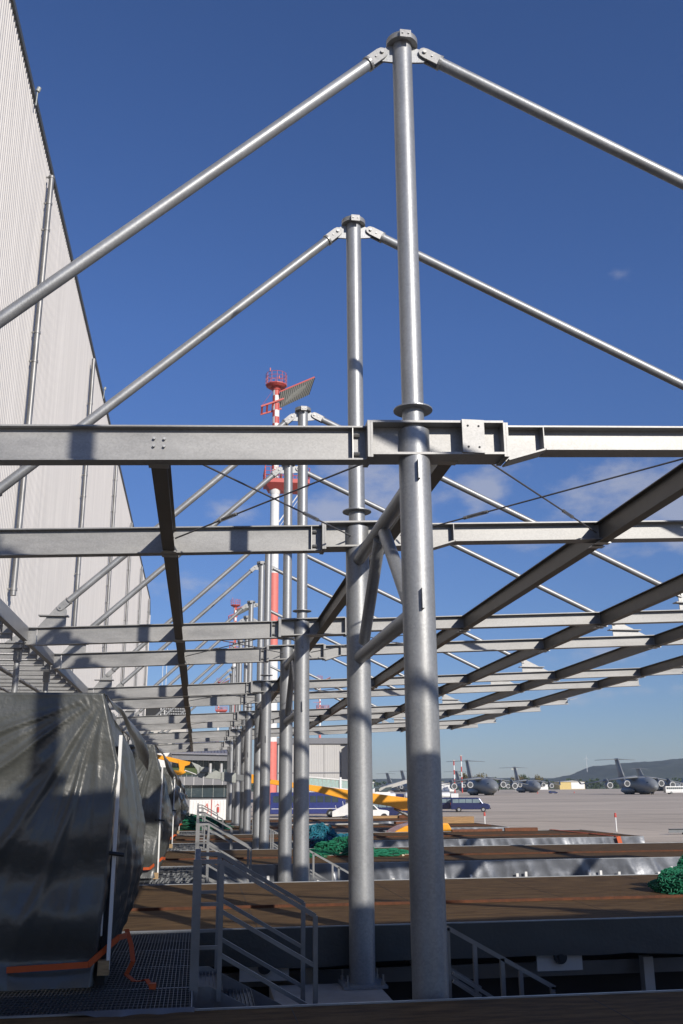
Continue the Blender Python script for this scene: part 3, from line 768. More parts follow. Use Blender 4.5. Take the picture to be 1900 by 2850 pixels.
    m.box(x-.008, x+.022, Y0+.05, Y0+.10, zz+.02, zp1); m.box(x-.075, x-.062, Y0+.07, Y0+.12, zz+.3, zp1-1.0); m.build('door_post', 'white_paint', root)
    m = MB(); m.box(x-.08, x+.02, Y0+.03, Y0+.14, zz-.02, zz+.10); m.build('timber_foot', 'wood', root)
    m = MB(); m.tube((x-.12, Y0+.03, zb+1.12), (x+.10, Y0+.03, zb+1.09), .018, n=8); m.tube((x-.09, Y0+.03, zb+1.12), (x-.05, Y0+.03, zb+1.11), .035, n=8); m.build('latch', 'hose_black', root)
    m = MB(); m.box(x-.15, x-.02, Y0+.14, Y0+.5, zb-.02, zp1-.1); m.build('door_edge', 'dark_gap', root)
    # strap
    m = MB(); m.bar((-1.6, Y0-.06, zb+.165), (-.905, Y0-.075, zb+.19), .012, .05); m.bar((-.905, Y0-.075, zb+.19), (-.68, Y0+.24, zb+.36), .012, .055)
    m.bar((-.68, Y0+.24, zb+.36), (-.63, Y0+.6, zb+.33), .012, .05); m.build('ratchet_strap', 'strap', root)
    return root
for k in range(5): make_shelter(k)
# strap tail and handle on the grating near the first shelter
m = MB()
pts_ = [(-.64, 10.1, H-1.30), (-.58, 9.95, H-1.42), (-.55, 9.85, H-1.55), (-.60, 9.75, H-1.64), (-.52, 9.62, H-1.675), (-.44, 9.52, H-1.66), (-.40, 9.42, H-1.63), (-.35, 9.36, H-1.68)]
for a_, b_ in zip(pts_, pts_[1:]): m.bar(a_, b_, .045, .006)
m.box(-.37, -.31, 9.31, 9.38, H-1.695, H-1.65)
tag(m.build('strap_tail', 'strap'), 'loose orange strap end with ratchet on the shaded grating', 'strap')

# ------------------------------------------------------------------ nets
def net_heap(name, label, cx, cy, z, pieces, colm, colm2, seed, nst=420, rope=True):
    rnd = random.Random(seed)
    root = empty(name, (cx, cy, z), label, 'net', 'fishing-type cargo nets on the decks')
    for pi, (ox, oy, rx, ry, rz_) in enumerate(pieces):
        m = MB(); nu, nv = 40, 20; vs = []; fs = []
        for a in range(nu):
            for b in range(nv+1):
                th = a/nu*2*math.pi; ph = b/nv*math.pi/2
                d = 1+.28*noise.noise(Vector((math.cos(th)*1.6+seed, math.sin(th)*1.6, ph*2)))+.12*noise.noise(Vector((math.cos(th)*5, math.sin(th)*5+seed, ph*6)))
                vs.append((ox+rx*math.cos(th)*math.cos(ph)*d, oy+ry*math.sin(th)*math.cos(ph)*d, rz_*math.sin(ph)*d))
        for a in range(nu):
            for b in range(nv): a2 = (a+1) % nu; fs.append((a*(nv+1)+b, a2*(nv+1)+b, a2*(nv+1)+b+1, a*(nv+1)+b+1))
        m.add(vs, fs, True); m.build('net_mass', colm2, root)
        m = MB()
        for q in range(nst):
            th = rnd.uniform(0, 2*math.pi); ph = rnd.uniform(0.02, 1.45)
            pt = []
            dth = rnd.uniform(-.5, .5); dph = rnd.uniform(-.4, .4)
            for s in range(4):
                t1 = th+dth*s/3+rnd.uniform(-.05, .05); p1 = max(0.0, ph+dph*s/3+rnd.uniform(-.05, .05))
                d = 1.03+.28*noise.noise(Vector((math.cos(t1)*1.6+seed, math.sin(t1)*1.6, p1*2)))+rnd.uniform(-.02, .13)
                pt.append((ox+rx*math.cos(t1)*math.cos(p1)*d, oy+ry*math.sin(t1)*math.cos(p1)*d, max(.01, rz_*math.sin(p1)*d)))
            m.path(pt, rnd.uniform(.006, .011) if cy < 22 else rnd.uniform(.012, .022), n=4)
        m.build('net_strand', colm, root)
    if rope:
        m = MB()
        for q in range(3):
            pt = []; x0, y0, rx, ry, rz_ = pieces[min(q, len(pieces)-1)]
            for s in range(14):
                t1 = 3.3+.16*s+q; h = abs(math.sin(s*.6+q))*rz_*.5
                pt.append((x0+rx*1.05*math.cos(t1), y0-ry*1.03*abs(math.sin(t1)), max(.02, h*.5)))
            m.path(pt, .013 if cy < 22 else .025, n=6)
        m.build('net_rope', 'rope', root)
    return root
net_heap('net_heap', 'big tangled bright green net at the right edge on the second deck', 8.25, 16.0, DZ[1], [(.55, 0, .78, .58, .52), (-.15, -.25, .55, .45, .32), (.5, -.75, .42, .35, .26)], 'net_green', 'net_green_dark', 3, 800)
net_heap('net_heap', 'blue-teal net bundle on a deck just left of the second mast', 4.35, 31.6, DZ[3]-.02 if False else H-1.86, [(-.45, 0, .62, .6, .62), (.35, .0, .75, .5, .36)], 'net_teal', 'navy_paint', 5, 560, rope=False)
net_heap('net_heap', 'green net with pale ropes spread behind the second mast', 4.2, 26.6, DZ[2], [(-.2, .1, .8, .5, .40), (-.95, -.1, .6, .4, .16), (.85, -.2, .75, .35, .14)], 'net_green', 'net_green_dark', 9, 320)
net_heap('net_heap', 'flat green net lying left of the far staircases beside the wrapped shelters', -.45, 48.5, DZ[4], [(0, 0, 1.9, 1.2, .55)], 'net_green', 'net_green_dark', 13, 300, rope=False)

# ------------------------------------------------------------------ boom lift
BY = 44.2
bl = empty('boom_lift', (9.5, BY, 0), 'orange articulated boom lift with its boom stretched left across the picture', 'boom lift')
def B(name, mt, fn, parent=None, bevel=.015):
    m = MB(); fn(m); return m.build(name, mt, parent or bl, bevel=bevel)
def bp(x, z): return (x-9.5, 0, z+H)
def boom_main(m):
    a = [(1.95+.9, .34), (3.3, .33-.05), (6.9, -.12), (9.9, -.62)]
    P = [(2.9, .43), (9.6, -.48), (9.9, -.52), (9.9, -1.02), (9.2, -1.0), (8.7, -.82), (6.82, -.54), (5.1, -.13), (2.9, .24)]
    m.poly([(x-9.5, -.16, z+H) for x, z in P], (0, 1, 0), .32)
B('main_boom', 'orange_paint', boom_main)
B('boom_sleeve', 'orange_paint', lambda m: m.poly([(x-9.5, -.2, z+H) for x, z in [(2.15, .66), (2.95, .50), (2.95, .16), (2.1, .26)]], (0, 1, 0), .4))
B('inner_boom', 'frame_steel', lambda m: m.poly([(x-9.5, -.11, z+H) for x, z in [(1.6, .62), (2.2, .58), (2.2, .30), (1.6, .36)]], (0, 1, 0), .22))
B('boom_head', 'machine_grey', lambda m: (m.poly([(x-9.5, -.15, z+H) for x, z in [(1.0, .72), (1.65, .68), (1.65, .24), (1.0, .34)]], (0, 1, 0), .3), m.poly([(x-9.5, -.1, z+H) for x, z in [(.45, .64), (.75, .80), (1.0, .68), (1.0, .40), (.25, .46)]], (0, 1, 0), .2)))
B('knuckle', 'machine_grey', lambda m: (m.poly([(x-9.5, -.14, z+H) for x, z in [(-.35, 1.16), (.02, 1.02), (.35, .72), (.15, .46), (-.02, .50), (-.08, .80)]], (0, 1, 0), .28), m.poly([(x-9.5, -.2, z+H) for x, z in [(.05, .95), (.42, .92), (.45, .70), (.06, .72)]], (0, 1, 0), .4)))
B('jib_upper_arm', 'orange_paint', lambda m: m.poly([(x-9.5, -.13, z+H) for x, z in [(-2.6, 1.66), (-.85, 1.27), (-.85, 1.08), (-2.55, 1.46)]], (0, 1, 0), .26))
B('jib_lower_arm', 'orange_paint', lambda m: m.poly([(x-9.5, -.13, z+H) for x, z in [(-2.3, .96), (-.85, .78), (-.85, .62), (-2.3, .82)]], (0, 1, 0), .26))
B('jib_joint', 'orange_paint', lambda m: m.poly([(x-9.5, -.15, z+H) for x, z in [(-.95, 1.28), (-.38, 1.16), (-.42, 1.04), (-.62, .98), (-.66, .80), (-.56, .72), (-.78, .58), (-.95, .60), (-.86, .86)]], (0, 1, 0), .3))
B('hydraulic_ram', 'intake', lambda m: m.tube(bp(-.62, .80), bp(0, .58), .03, n=10), bevel=0)
def basket(m):
    for zz in (.95, 1.9):
        for a, b in (((-3.6, -.6), (-2.5, -.6)), ((-2.5, -.6), (-2.5, .6)), ((-2.5, .6), (-3.6, .6)), ((-3.6, .6), (-3.6, -.6))): m.tube((a[0]-9.5, a[1], zz+H), (b[0]-9.5, b[1], zz+H), .025, n=6)
    for a in ((-3.6, -.6), (-2.5, -.6), (-2.5, .6), (-3.6, .6)): m.tube((a[0]-9.5, a[1], .8+H), (a[0]-9.5, a[1], 1.9+H), .025, n=6)
    m.box(-3.6-9.5, -2.5-9.5, -.6, .6, .78+H, .84+H)
B('work_basket', 'machine_grey', basket, bevel=0)
B('ram', 'frame_steel', lambda m: (m.tube(bp(8.85, -.92), bp(10.0, -1.45), .05, n=10), m.tube(bp(9.3, -1.12), bp(10.2, -1.6), .08, n=10)), bevel=0)
B('turntable_cover', 'orange_paint', lambda m: m.poly([(x-9.5, -.9, z+H) for x, z in [(8.35, -2.25), (8.5, -2.05), (8.75, -1.85), (9.15, -1.66), (9.9, -1.50), (11.15, -1.55), (11.32, -1.85), (11.35, -2.6), (8.35, -2.6)]], (0, 1, 0), 1.8), bevel=.06)
B('boom_post', 'orange_paint', lambda m: m.box(.25, 1.0, -.3, .3, H-1.7, H-.55))
B('chassis', 'frame_steel', lambda m: m.box(-1.3, 2.0, -1.0, 1.0, .45, H-2.6))
for sx in (-.9, 1.6):
    for sy in (-1.1, 1.1): B('wheel', 'rubber', lambda m: m.tube((sx, sy-.18, .45), (sx, sy+.18, .45), .45, n=24), bevel=0)
B('warning_mark', 'white_paint', lambda m: m.box(7.12-9.5, 7.19-9.5, -.166, -.162, H-.32, H-.17), bevel=0)

# ------------------------------------------------------------------ radar and light towers
def make_tower(loc, s, label, simple=False, panel_dir=1, name='radar_tower'):
    t = empty(name, loc, label, 'tower', 'red and white lattice-free light towers' if simple else None)
    if 'group' in t and not simple: del t['group']
    n = 8 if not simple else 8
    segs = [(0, 2.0, 'concrete', 1.15), (2.0, 11.6, 'red_faded', .90), (11.6, 27.0, 'white_paint', .87), (27.0, 39.1, 'red_faded', .83), (39.1, 53.4, 'white_paint', .78)]
    for a, b, mt, r in segs:
        m = MB(); m.tube((0, 0, a*s), (0, 0, b*s), r*s, r*s*.98, n=16); m.build('shaft_section', mt, t)
    m = MB(); m.tube((0, 0, 53.0*s), (0, 0, 53.9*s), .8*s, 1.0*s, n=16); m.build('collar', 'white_paint', t)
    # checker upper pole in four panels around
    zs = [54, 56.3, 57.5, 58.7, 59.9, 61.1, 62.3, 63.5, 64.75, 66.05, 67.3, 68.55, 69.9, 71.35, 72.6]
    mr, mw = MB(), MB(); r = .62*s
    for q in range(len(zs)-1):
        for a in range(8):
            dst = mr if (q+a//2) % 2 else mw
            vs = []
            for zz in (zs[q]*s, zs[q+1]*s):
                for w in range(3): th = 2*math.pi*(a/8+w/16)-.0; vs.append((r*math.cos(th-math.pi/2-.4), r*math.sin(th-math.pi/2-.4), zz))
            dst.add(vs, [(0, 1, 4, 3), (1, 2, 5, 4)], True)
    mr.build('red_checks', 'red_paint', t); mw.build('white_checks', 'white_paint', t)
    # top gallery
    rg = 1.85*s
    m = MB(); m.tube((0, 0, 72.95*s), (0, 0, 73.3*s), rg*.8, rg*1.02, n=12); m.tube((0, 0, 72.4*s), (0, 0, 72.96*s), rg*.40, rg*.5, n=12); m.ring((0, 0, 73.3*s), (0, 0, 1), rg*1.02, rg*.3, .14*s, 12); m.build('gallery_floor', 'red_paint', t)
    m = MB()
    for zz in (74.1, 74.8, 75.5):
        for a in range(12): m.tube((rg*math.cos(a*.5236), rg*math.sin(a*.5236), zz*s), (rg*math.cos(a*.5236+.5236), rg*math.sin(a*.5236+.5236), zz*s), .04*s, n=5)
    for a in range(12): m.tube((rg*math.cos(a*.5236), rg*math.sin(a*.5236), 73.2*s), (rg*math.cos(a*.5236), rg*math.sin(a*.5236), 75.5*s), .045*s, n=5)
    m.build('gallery_railing', 'red_paint', t)
    m = MB()
    for a in (4, 7.5): m.tube((rg*math.cos(a), rg*math.sin(a), 75.5*s), (rg*math.cos(a), rg*math.sin(a), 76.1*s), .1*s, n=6)
    m.build('obstruction_lamp', 'red_faded', t)
    # tilted floodlight/reflector frame
    m = MB(); d = panel_dir
    m.bar((-2.7*d*s, -.8*s, 68.9*s), (1.3*d*s, -.8*s, 70.6*s), .28*s, .28*s); m.bar((-2.7*d*s, .5*s, 67.9*s), (1.0*d*s, .5*s, 69.2*s), .25*s, .25*s)
    for q in (-2.5, -1.6, -.6): m.bar((q*d*s, -.8*s, (68.9+(q+2.7)*.42)*s), (q*d*s, .5*s, (67.9+(q+2.7)*.35)*s), .35*s, .12*s)
    m.tube((-2.6*d*s, -.8*s, 69*s), (-.6*d*s, 0, 72.4*s), .025*s, n=4)
    m.bar((.65*d*s, -.9*s, 71.85*s), (6.7*d*s, -1.4*s, 74.75*s), .24*s, .24*s)
    m.build('reflector_arm', 'red_paint', t)
    P = [Vector((.7*d, -1.0, 71.7)), Vector((6.7*d, -1.5, 74.6)), Vector((5.9*d, .6, 72.2)), Vector((.4*d, .7, 69.2))]
    P = [p*s for p in P]; nrm = (P[1]-P[0]).cross(P[3]-P[0]).normalized()
    m = MB(); m.poly(P, nrm, .12*s)
    pn = m.build('reflector_panel', 'radar_panel', t)
    m = MB()
    for q in range(17):
        f = q/16; a = P[0].lerp(P[1], f); b = P[3].lerp(P[2], f)
        for off in (-.04*s, .16*s): m.bar(a+nrm*off, b+nrm*off, .10*s, .07*s)
    m.build('panel_rib', 'aircraft_dark', pn)
    # middle platform
    m = MB(); m.box(-1.9*s, 5.8*s, -2.2*s, 2.2*s, 54.6*s, 55.3*s); m.poly([(-1.9*s, -2.2*s, 54.6*s), (5.8*s, -2.2*s, 54.6*s), (4.6*s, -.8*s, 53.7*s), (-1.0*s, -.8*s, 53.7*s)], (0, 1, 0), 2.4*s); m.build('platform', 'red_paint', t)
    m = MB()
    for zz in (55.9, 56.6, 57.3):
        for yy in (-2.2, 2.2): m.tube((-1.9*s, yy*s, zz*s), (5.8*s, yy*s, zz*s), .04*s, n=5)
        for xx in (-1.9, 5.8): m.tube((xx*s, -2.2*s, zz*s), (xx*s, 2.2*s, zz*s), .04*s, n=5)
    for q in range(9):
        xx = -1.9+q*.9625
        for yy in (-2.2, 2.2): m.tube((xx*s, yy*s, 55.2*s), (xx*s, yy*s, 57.3*s), .05*s, n=5)
    for q in range(4):
        for yy in (-1.1, 0, 1.1): m.tube((5.8*s if q % 2 else -1.9*s, yy*s, 55.2*s), (5.8*s if q % 2 else -1.9*s, yy*s, 57.3*s), .05*s, n=5)
    m.build('platform_railing', 'red_paint', t)
    m = MB(); m.tube((0, 0, 47.0*s), (4.5*s, 0, 53.9*s), .10*s, n=6); m.tube((.2*s, -.5*s, 46.2*s), (4.4*s, -.5*s, 52.7*s), .05*s, n=5)
    m.build('strut', 'white_paint', t)
    m = MB(); m.tube((-1.8*s, -1.6*s, 55.3*s), (-1.8*s, -1.6*s, 58.7*s), .10*s, n=6); m.bar((-4.3*s, -1.8*s, 59.0*s), (.0*s, -1.4*s, 58.9*s), .16*s, .2*s); m.box(-.3*s, .2*s, -1.6*s, -1.2*s, 58.7*s, 59.2*s)
    m.build('antenna_bar', 'red_paint', t)
    for q, xx in enumerate((.9, 1.6, 2.3, 4.0, 4.8)):
        m = MB(); m.box((xx-.18)*s, (xx+.18)*s, -1.9*s, -1.5*s, 55.4*s, (56.5+.3*(q % 2))*s); m.build('floodlight', 'aircraft_dark' if q < 3 else 'intake', t)
    return t
make_tower((11.35, 155, -.85), 1.0, 'tall red and white tower with tilted reflector panel behind the masts')
make_tower((8.6, 262, 0), .72, 'smaller distant red and white tower seen left between the tie rods', True)
make_tower((7.5, 420, 0), .66, 'farthest thin red and white tower, leftmost of the towers', True)
make_tower((37.0, 300, 0), .50, 'distant red and white tower just right of the third mast', True)

# thin striped poles near the aircraft
for j, (x, y, h) in enumerate(((160.2, 603, 19.6), (164.2, 600, 22.4))):
    root = empty('striped_mast', (x, y, 0), ['shorter red and white striped light mast beside the aircraft', 'taller red and white striped light mast beside the aircraft'][j], 'light mast', 'striped light masts on the airfield')
    nseg = 7
    for q in range(nseg):
        m = MB(); m.tube((0, 0, h*q/nseg), (0, 0, h*(q+1)/nseg), .42, n=8); m.build('mast_section', 'red_paint' if q % 2 == 0 else 'white_paint', root)
    m = MB(); m.box(-.8, .8, -.3, .3, h, h+.6); m.build('lamp_head', 'machine_grey', root)
root = empty('floodlight_pole', (212, 640, 0), 'slim grey floodlight pole between two parked aircraft', 'light mast')
m = MB(); m.tube((0, 0, 0), (0, 0, 14.5), .2, n=8); m.build('pole', 'machine_grey', root)
m = MB(); m.box(-2.2, 2.2, -.3, .3, 14.5, 15.5); m.build('lamp_bar', 'machine_grey', root)

# antennas
for j, (x, y, h) in enumerate(((-6.08, 150, 22.1), (-5.5, 150, 21.7))):
    m = MB(); m.tube((0, 0, 12), (0, 0, h), .05, n=6); m.tube((0, 0, 11), (0, 0, 14), .09, n=6)
    tag(m.build('whip_antenna', 'white_paint', loc=(x, y, 3)), ['thin white whip antenna, left of the pair on the far office', 'thin white whip antenna, right of the pair on the far office'][j], 'antenna', 'whip antennas on the far office')

# ------------------------------------------------------------------ buildings
t = empty('terminal_building', (0, 105, 0), 'glass fronted terminal building with sloped grey roof beyond the decks', 'building')
m = MB(); m.box(-9, 4.2, .3, 24, 0, 7.0); m.build('wall', 'facade_grey', t)
m = MB(); m.box(-4.3, -2.85, -.4, .28, 0, 7.75); m.build('corner_pier', 'white_paint', t)
m = MB(); m.poly([(-2.84, -1.6, 6.55), (5.2, -1.6, 6.35), (5.2, -1.6, 6.95), (-2.84, -1.6, 7.15)], (0, 1, 0), .25)
m.build('roof_edge', 'hangar_dark', t)
m = MB(); m.poly([(-2.9, -1.9, 7.15), (5.3, -1.9, 6.95), (5.3, 20, 9.2), (-2.9, 20, 9.4)], (0, 0, 1), .15)
q = -2.9
while q < 5.3: m.bar((q, -1.92, 7.33-.024*(q+2.9)), (q, 20, 9.60-.024*(q+2.9)), .05, .06); q += .35
m.build('roof', 'roof_tile', t)
m = MB(); m.box(-2.84, 4.2, .05, .28, 4.85, 6.6); m.box(-2.84, 4.2, .05, .28, 2.75, 3.98); m.build('window', 'glass_dark', t)
m = MB()
for q in range(12):
    xx = -2.4+q*.57; m.box(xx-.02, xx+.02, -.02, .045, 4.85, 6.6)
    if q % 2: m.box(xx-.02, xx+.02, -.02, .045, 2.75, 3.98)
m.build('mullion', 'machine_grey', t)
m = MB(); m.box(-2.84, 4.25, -.6, .28, 3.99, 4.84)
sp = m.build('balcony_band', 'facade_grey', t)
m = MB()
for q in range(7): m.box(-2.5+q*1.0, -2.46+q*1.0, -.615, -.60, 3.99, 4.84)
m.build('panel_joint', 'white_paint', sp)
for j, xx in enumerate((1.2, 2.35)):
    m = MB(); m.tube((xx, -.9, 4.9), (xx, -.9, 6.2), .16, n=14); m.build('flue_pipe', 'intake', t)
m = MB(); m.box(-2.8, -.2, -.05, .05, 5.1, 5.9); m.build('planter', 'leaf', t)
c = empty('site_cabin', (1.1, 100, 0), 'white site cabin with a red fire extinguisher below the terminal', 'cabin')
m = MB(); m.box(-1.9, 1.9, 0, 2.6, .1, 2.55); m.build('cabin_body', 'white_paint', c)
m = MB()
for q in range(13): m.box(-1.85+q*.3, -1.83+q*.3, -.02, -.0, .2, 2.45)
m.build('panel_seam', 'off_white', c)
m = MB(); m.tube((.95, -.1, 1.35), (.95, -.1, 1.85), .11, n=12); m.build('fire_extinguisher', 'red_paint', c)
m = MB(); m.path([(-.3, -.06, 1.9), (-.15, -.08, 2.2), (0, -.06, 1.5), (-.2, -.06, 1.2)], .04, 6); m.tube((.3, -.1, 0), (.3, -.1, 2.6), .04, n=6); m.path([(.7, -.1, 1.9), (.9, -.1, 2.15), (1.05, -.1, 2.0)], .03, 6); m.build('hose', 'red_faded', c)
# grey container left/right of cabin
m = MB(); m.box(3.05, 5.2, 101, 103.5, .1, 2.6); m.box(3.0, 5.25, 100.95, 103.55, 2.6, 2.7)
tag(m.build('grey_container', 'facade_grey', bevel=.03), 'plain grey container standing right of the white site cabin', 'container')

o = empty('office_block', (0, 150, 0), 'far pale office block with a dark louvred top storey above the roof beams', 'building')
m = MB(); m.box(-14, -2.1, 0, 30, 0, 14.4); m.build('wall', 'facade_beige', o)
m = MB(); m.box(-14, -2.0, -.3, 30, 15.85, 16.1); m.build('roof_slab', 'facade_grey', o)
m = MB(); m.box(-14, -2.15, .1, 29.8, 14.4, 15.85); m.build('louvre_storey', 'dark_gap', o)
m = MB()
for q in range(14):
    for r_ in range(3): m.box(-5.8+q*.26, -5.66+q*.26, -.02, .09, 14.6+r_*.38, 14.8+r_*.38)
m.build('louvre', 'intake', o)
m = MB()
for r_ in range(3):
    for q in range(5): m.box(-13+q*2.2, -11.4+q*2.2, -.04, -.0, 3+r_*3.6, 4.8+r_*3.6)
m.build('window', 'glass_dark', o)

h2 = empty('far_hangar', (0, 250, 0), 'distant grey hangar with big sliding doors right of the third mast', 'hangar')
m = MB(); m.box(19, 39.0, 1.0, 60, 0, 15.3); m.build('hangar_body', 'hangar_grey', h2)
m = MB(); m.box(19, 39.2, -.2, 1.0, 14.65, 16.1); m.build('door_header', 'hangar_dark', h2)
for x0, x1 in ((20.0, 26.0), (26.1, 31.95), (32.05, 36.3)):
    m = MB(); m.box(x0, x1, .4, .9, 0, 14.6)
    xx = x0+.3
    while xx < x1: m.box(xx, xx+.12, .33, .4, 0, 14.6); xx += .6
    m.build('sliding_door', 'hangar_grey', h2)
m = MB(); m.box(19.5, 37.2, .28, .33, 7.2, 7.5); m.build('door_rail', 'hangar_dark', h2)
m = MB(); m.poly([(36.4, -.5, 0), (36.4, -.5, 13.2), (38.4, -4.5, 15.0), (38.4, -4.5, 0)], (1, 0, 0), .8); m.build('wing_wall', 'hangar_dark', h2)
m = MB(); m.box(39.0, 39.3, -4.8, .8, 0, 15.2); m.build('white_edge', 'white_paint', h2)

for j, (x, y, w, d, h, mt, lab) in enumerate(((436, 1105, 31, 20, 8.5, 'far_yellow', 'long yellow and white low hangar far across the airfield'), (395, 1110, 26, 15, 6, 'white_paint', 'low white shed left of the yellow hangar'), (205, 830, 30, 14, 7, 'white_paint', 'white low building glimpsed below the left aircraft wing'))):
    r = empty('airfield_shed', (x, y, 0), lab, 'building', 'low buildings across the airfield')
    m = MB(); m.box(-w/2, w/2, 0, d, 0, h); m.build('wall', mt, r)
    m = MB(); m.poly([(-w/2-.5, -1, h), (0, -1, h+1.6), (w/2+.5, -1, h)], (0, 1, 0), d+2); m.build('roof', 'off_white', r)
    if j == 0:
        m = MB(); m.box(-w/2+14, w/2-.5, -.3, -.02, .5, h-.5); m.build('door', 'white_paint', r)

# ------------------------------------------------------------------ transport aircraft
def circ(x, cy, cz, ry, rz, n=28, flat=0): return [Vector((x, cy+ry*math.cos(2*math.pi*i/n), cz+rz*math.sin(2*math.pi*i/n))) for i in range(n)]
def wing_mesh(m, secs):   # secs: (xLE, chord, y, z, thick)
    rings = []
    for xl, c, y, z, t in secs:
        prof = [(0, 0), (.05, .45), (.2, .9), (.4, 1), (.7, .6), (1, .05), (1, -.05), (.7, -.35), (.4, -.55), (.2, -.6), (.05, -.4)]
        rings.append([Vector((xl-c*a, y, z+t*b*.5)) for a, b in prof])
    m.loft(rings)
def make_aircraft():
    r = empty('transport_aircraft', (0, 0, 0), 'a', 'aircraft', 'grey four-engined transport aircraft')
    m = MB(); zc = 3.9
    secs = [(0, 3.2, .15, .15), (-.5, 3.25, .9, .85), (-1.6, 3.45, 1.75, 1.6), (-3.2, 3.7, 2.5, 2.35), (-5.5, 3.9, 3.15, 3.05), (-8.5, 4.0, 3.42, 3.4), (-14, 4.0, 3.43, 3.42), (-32, 4.0, 3.43, 3.42), (-37, 4.5, 3.2, 3.0), (-43, 5.5, 2.3, 2.1), (-48, 6.5, 1.2, 1.25), (-50.5, 7.0, .3, .5)]
    m.loft([circ(x, 0, z, ry, rz) for x, z, ry, rz in secs]); f = m.build('fuselage', 'aircraft_grey', r)
    m = MB()
    for y0, y1 in ((-1.35, -.75), (-.68, -.06), (.06, .68), (.75, 1.35)):
        zt, zb_ = 5.45, 4.95
        m.poly([(-2.35-abs(y0)*.35, y0, zb_), (-2.35-abs(y1)*.35, y1, zb_), (-3.15-abs(y1)*.35, y1, zt), (-3.15-abs(y0)*.35, y0, zt)], (1, 0, .6), .3)
    for s in (-1, 1): m.poly([(-3.2, s*1.85, 4.95), (-4.1, s*2.35, 4.95), (-4.1, s*2.2, 5.45), (-3.5, s*1.9, 5.45)], (0, s, .2), .25)
    m.build('cockpit_window', 'glass_dark', f)
    m = MB()     # wing root fairing and gear pods
    m.loft([circ(x, 0, 7.1, ry, rz) for x, ry, rz in ((-14, .4, .1), (-17, 2.4, .8), (-24, 2.7, 1.0), (-29, 2.0, .7), (-33, .4, .1))]); m.build('wing_root_fairing', 'aircraft_grey', r)
    for s in (-1, 1):
        m = MB(); m.loft([circ(x, s*3.7, 1.75, ry, rz) for x, ry, rz in ((-17, .2, .2), (-19, .9, 1.0), (-23, 1.2, 1.25), (-30, 1.2, 1.25), (-33, .7, .8), (-35, .1, .2))]); m.build('gear_pod', 'aircraft_grey', r)
        m = MB(); wing_mesh(m, [(-15.8, 9.6, s*2.0, 7.6, 1.5), (-19.2, 7.2, s*9, 6.9, 1.0), (-27.6, 3.2, s*24.4, 4.7, .5)]); 
        w = m.build('wing', 'aircraft_grey', r)
        m = MB(); m.poly([(-27.7, s*24.4, 4.7), (-30.9, s*24.4, 4.7), (-32.2, s*25.3, 7.0), (-30.7, s*25.3, 7.0)], (0, s, 0), .12); m.build('winglet', 'aircraft_grey', w)
        for ye, xe in ((7.9, -13.6), (14.6, -17.3)):
            z = 4.75 if ye < 10 else 4.1
            m = MB(); m.loft([circ(x+xe, s*ye, z, q, q, 24) for x, q in ((.0, 1.22), (-.6, 1.38), (-2, 1.42), (-4, 1.25), (-5.2, .95), (-6.3, .55))], cap=True); e = m.build('engine', 'aircraft_grey', r)
            m = MB(); m.ring((xe-.25, s*ye, z), (1, 0, 0), 1.36, 1.05, .35, 26); m.build('intake_rim', 'intake', e)
            m = MB(); m.tube((xe+.012, s*ye, z), (xe+.03, s*ye, z), 1.06, n=24); m.build('fan', 'aircraft_dark', e)
            m = MB(); m.poly([(xe-1.2, s*ye-.18, z+1.2), (xe-6.5, s*ye-.18, z+.6), (xe-8.5, s*ye-.18, 6.8), (xe-4.0, s*ye-.18, 7.1)], (0, 1, 0), .36); m.build('pylon', 'aircraft_grey', e)
        m = MB(); wing_mesh(m, [(-45.6, 5.2, 0, 16.35, .5), (-49.6, 2.4, s*9.9, 16.0, .25)]); m.build('tailplane', 'aircraft_grey', r)
        m = MB()
        for xx in (-20.5, -22.3, -25.5, -27.3):
            m.tube((xx, s*2.9-.35, .62), (xx, s*2.9+.35, .62), .62, n=18); m.tube((xx, s*4.3-.3, .62), (xx, s*4.3+.3, .62), .62, n=18)
        m.build('main_wheel', 'rubber', r)
    m = MB()
    rings = []
    for xl, c, z, t in ((-37.5, 9.5, 6.6, .8), (-41.5, 7.2, 11.5, .65), (-45.0, 5.9, 16.1, .55), (-45.6, 6.0, 16.8, .5)):
        rings.append([Vector((xl-c*a, b*t, z)) for a, b in ((0, 0), (.1, .6), (.4, 1), (1, .05), (1, -.05), (.4, -1), (.1, -.6))])
    m.loft(rings); m.build('fin', 'aircraft_grey', r)
    m = MB(); m.tube((-5.3, -.25, .5), (-5.3, -.55, .5), .5, n=16); m.tube((-5.3, .25, .5), (-5.3, .55, .5), .5, n=16); m.tube((-5.3, 0, .5), (-5.3, 0, 1.6), .14, n=8); m.build('nose_wheel', 'rubber', r)
    m = MB(); m.box(-5.9, -4.2, -.75, -.7, .75, 1.7); m.box(-5.9, -4.2, .7, .75, .75, 1.7); m.build('gear_door', 'aircraft_grey', r)
    return r
AC = [(125.7, 406, -90.9, 'grey transport aircraft nearest the thick mast, above the dark vans'),
      (201.9, 565, -90.9, 'grey transport aircraft in the middle distance, wings level behind its neighbours'),
      (188.9, 386.3, -95.0, 'large grey transport aircraft at the right in front of the wooded hill'),
      (322, 623.7, -80.6, 'grey transport aircraft almost hidden behind the right-hand one'),
      (208.0, 709.5, -82.7, 'far grey transport aircraft whose tail shows left behind the nearest one'),
      (162.1, 681, -77.2, 'grey aircraft tail seen between the two near masts, the taller of two'),
      (177.5, 800.6, -72.4, 'grey aircraft tail seen between the two near masts, the smaller of two')]
proto = make_aircraft()
for j, (x, y, a, lab) in enumerate(AC):
    o = proto if j == 0 else copy_tree(proto)
    o.location = (x, y, 0); o.rotation_euler.z = math.radians(a); o['label'] = lab
    s = .95; o.scale = (s, s, s)

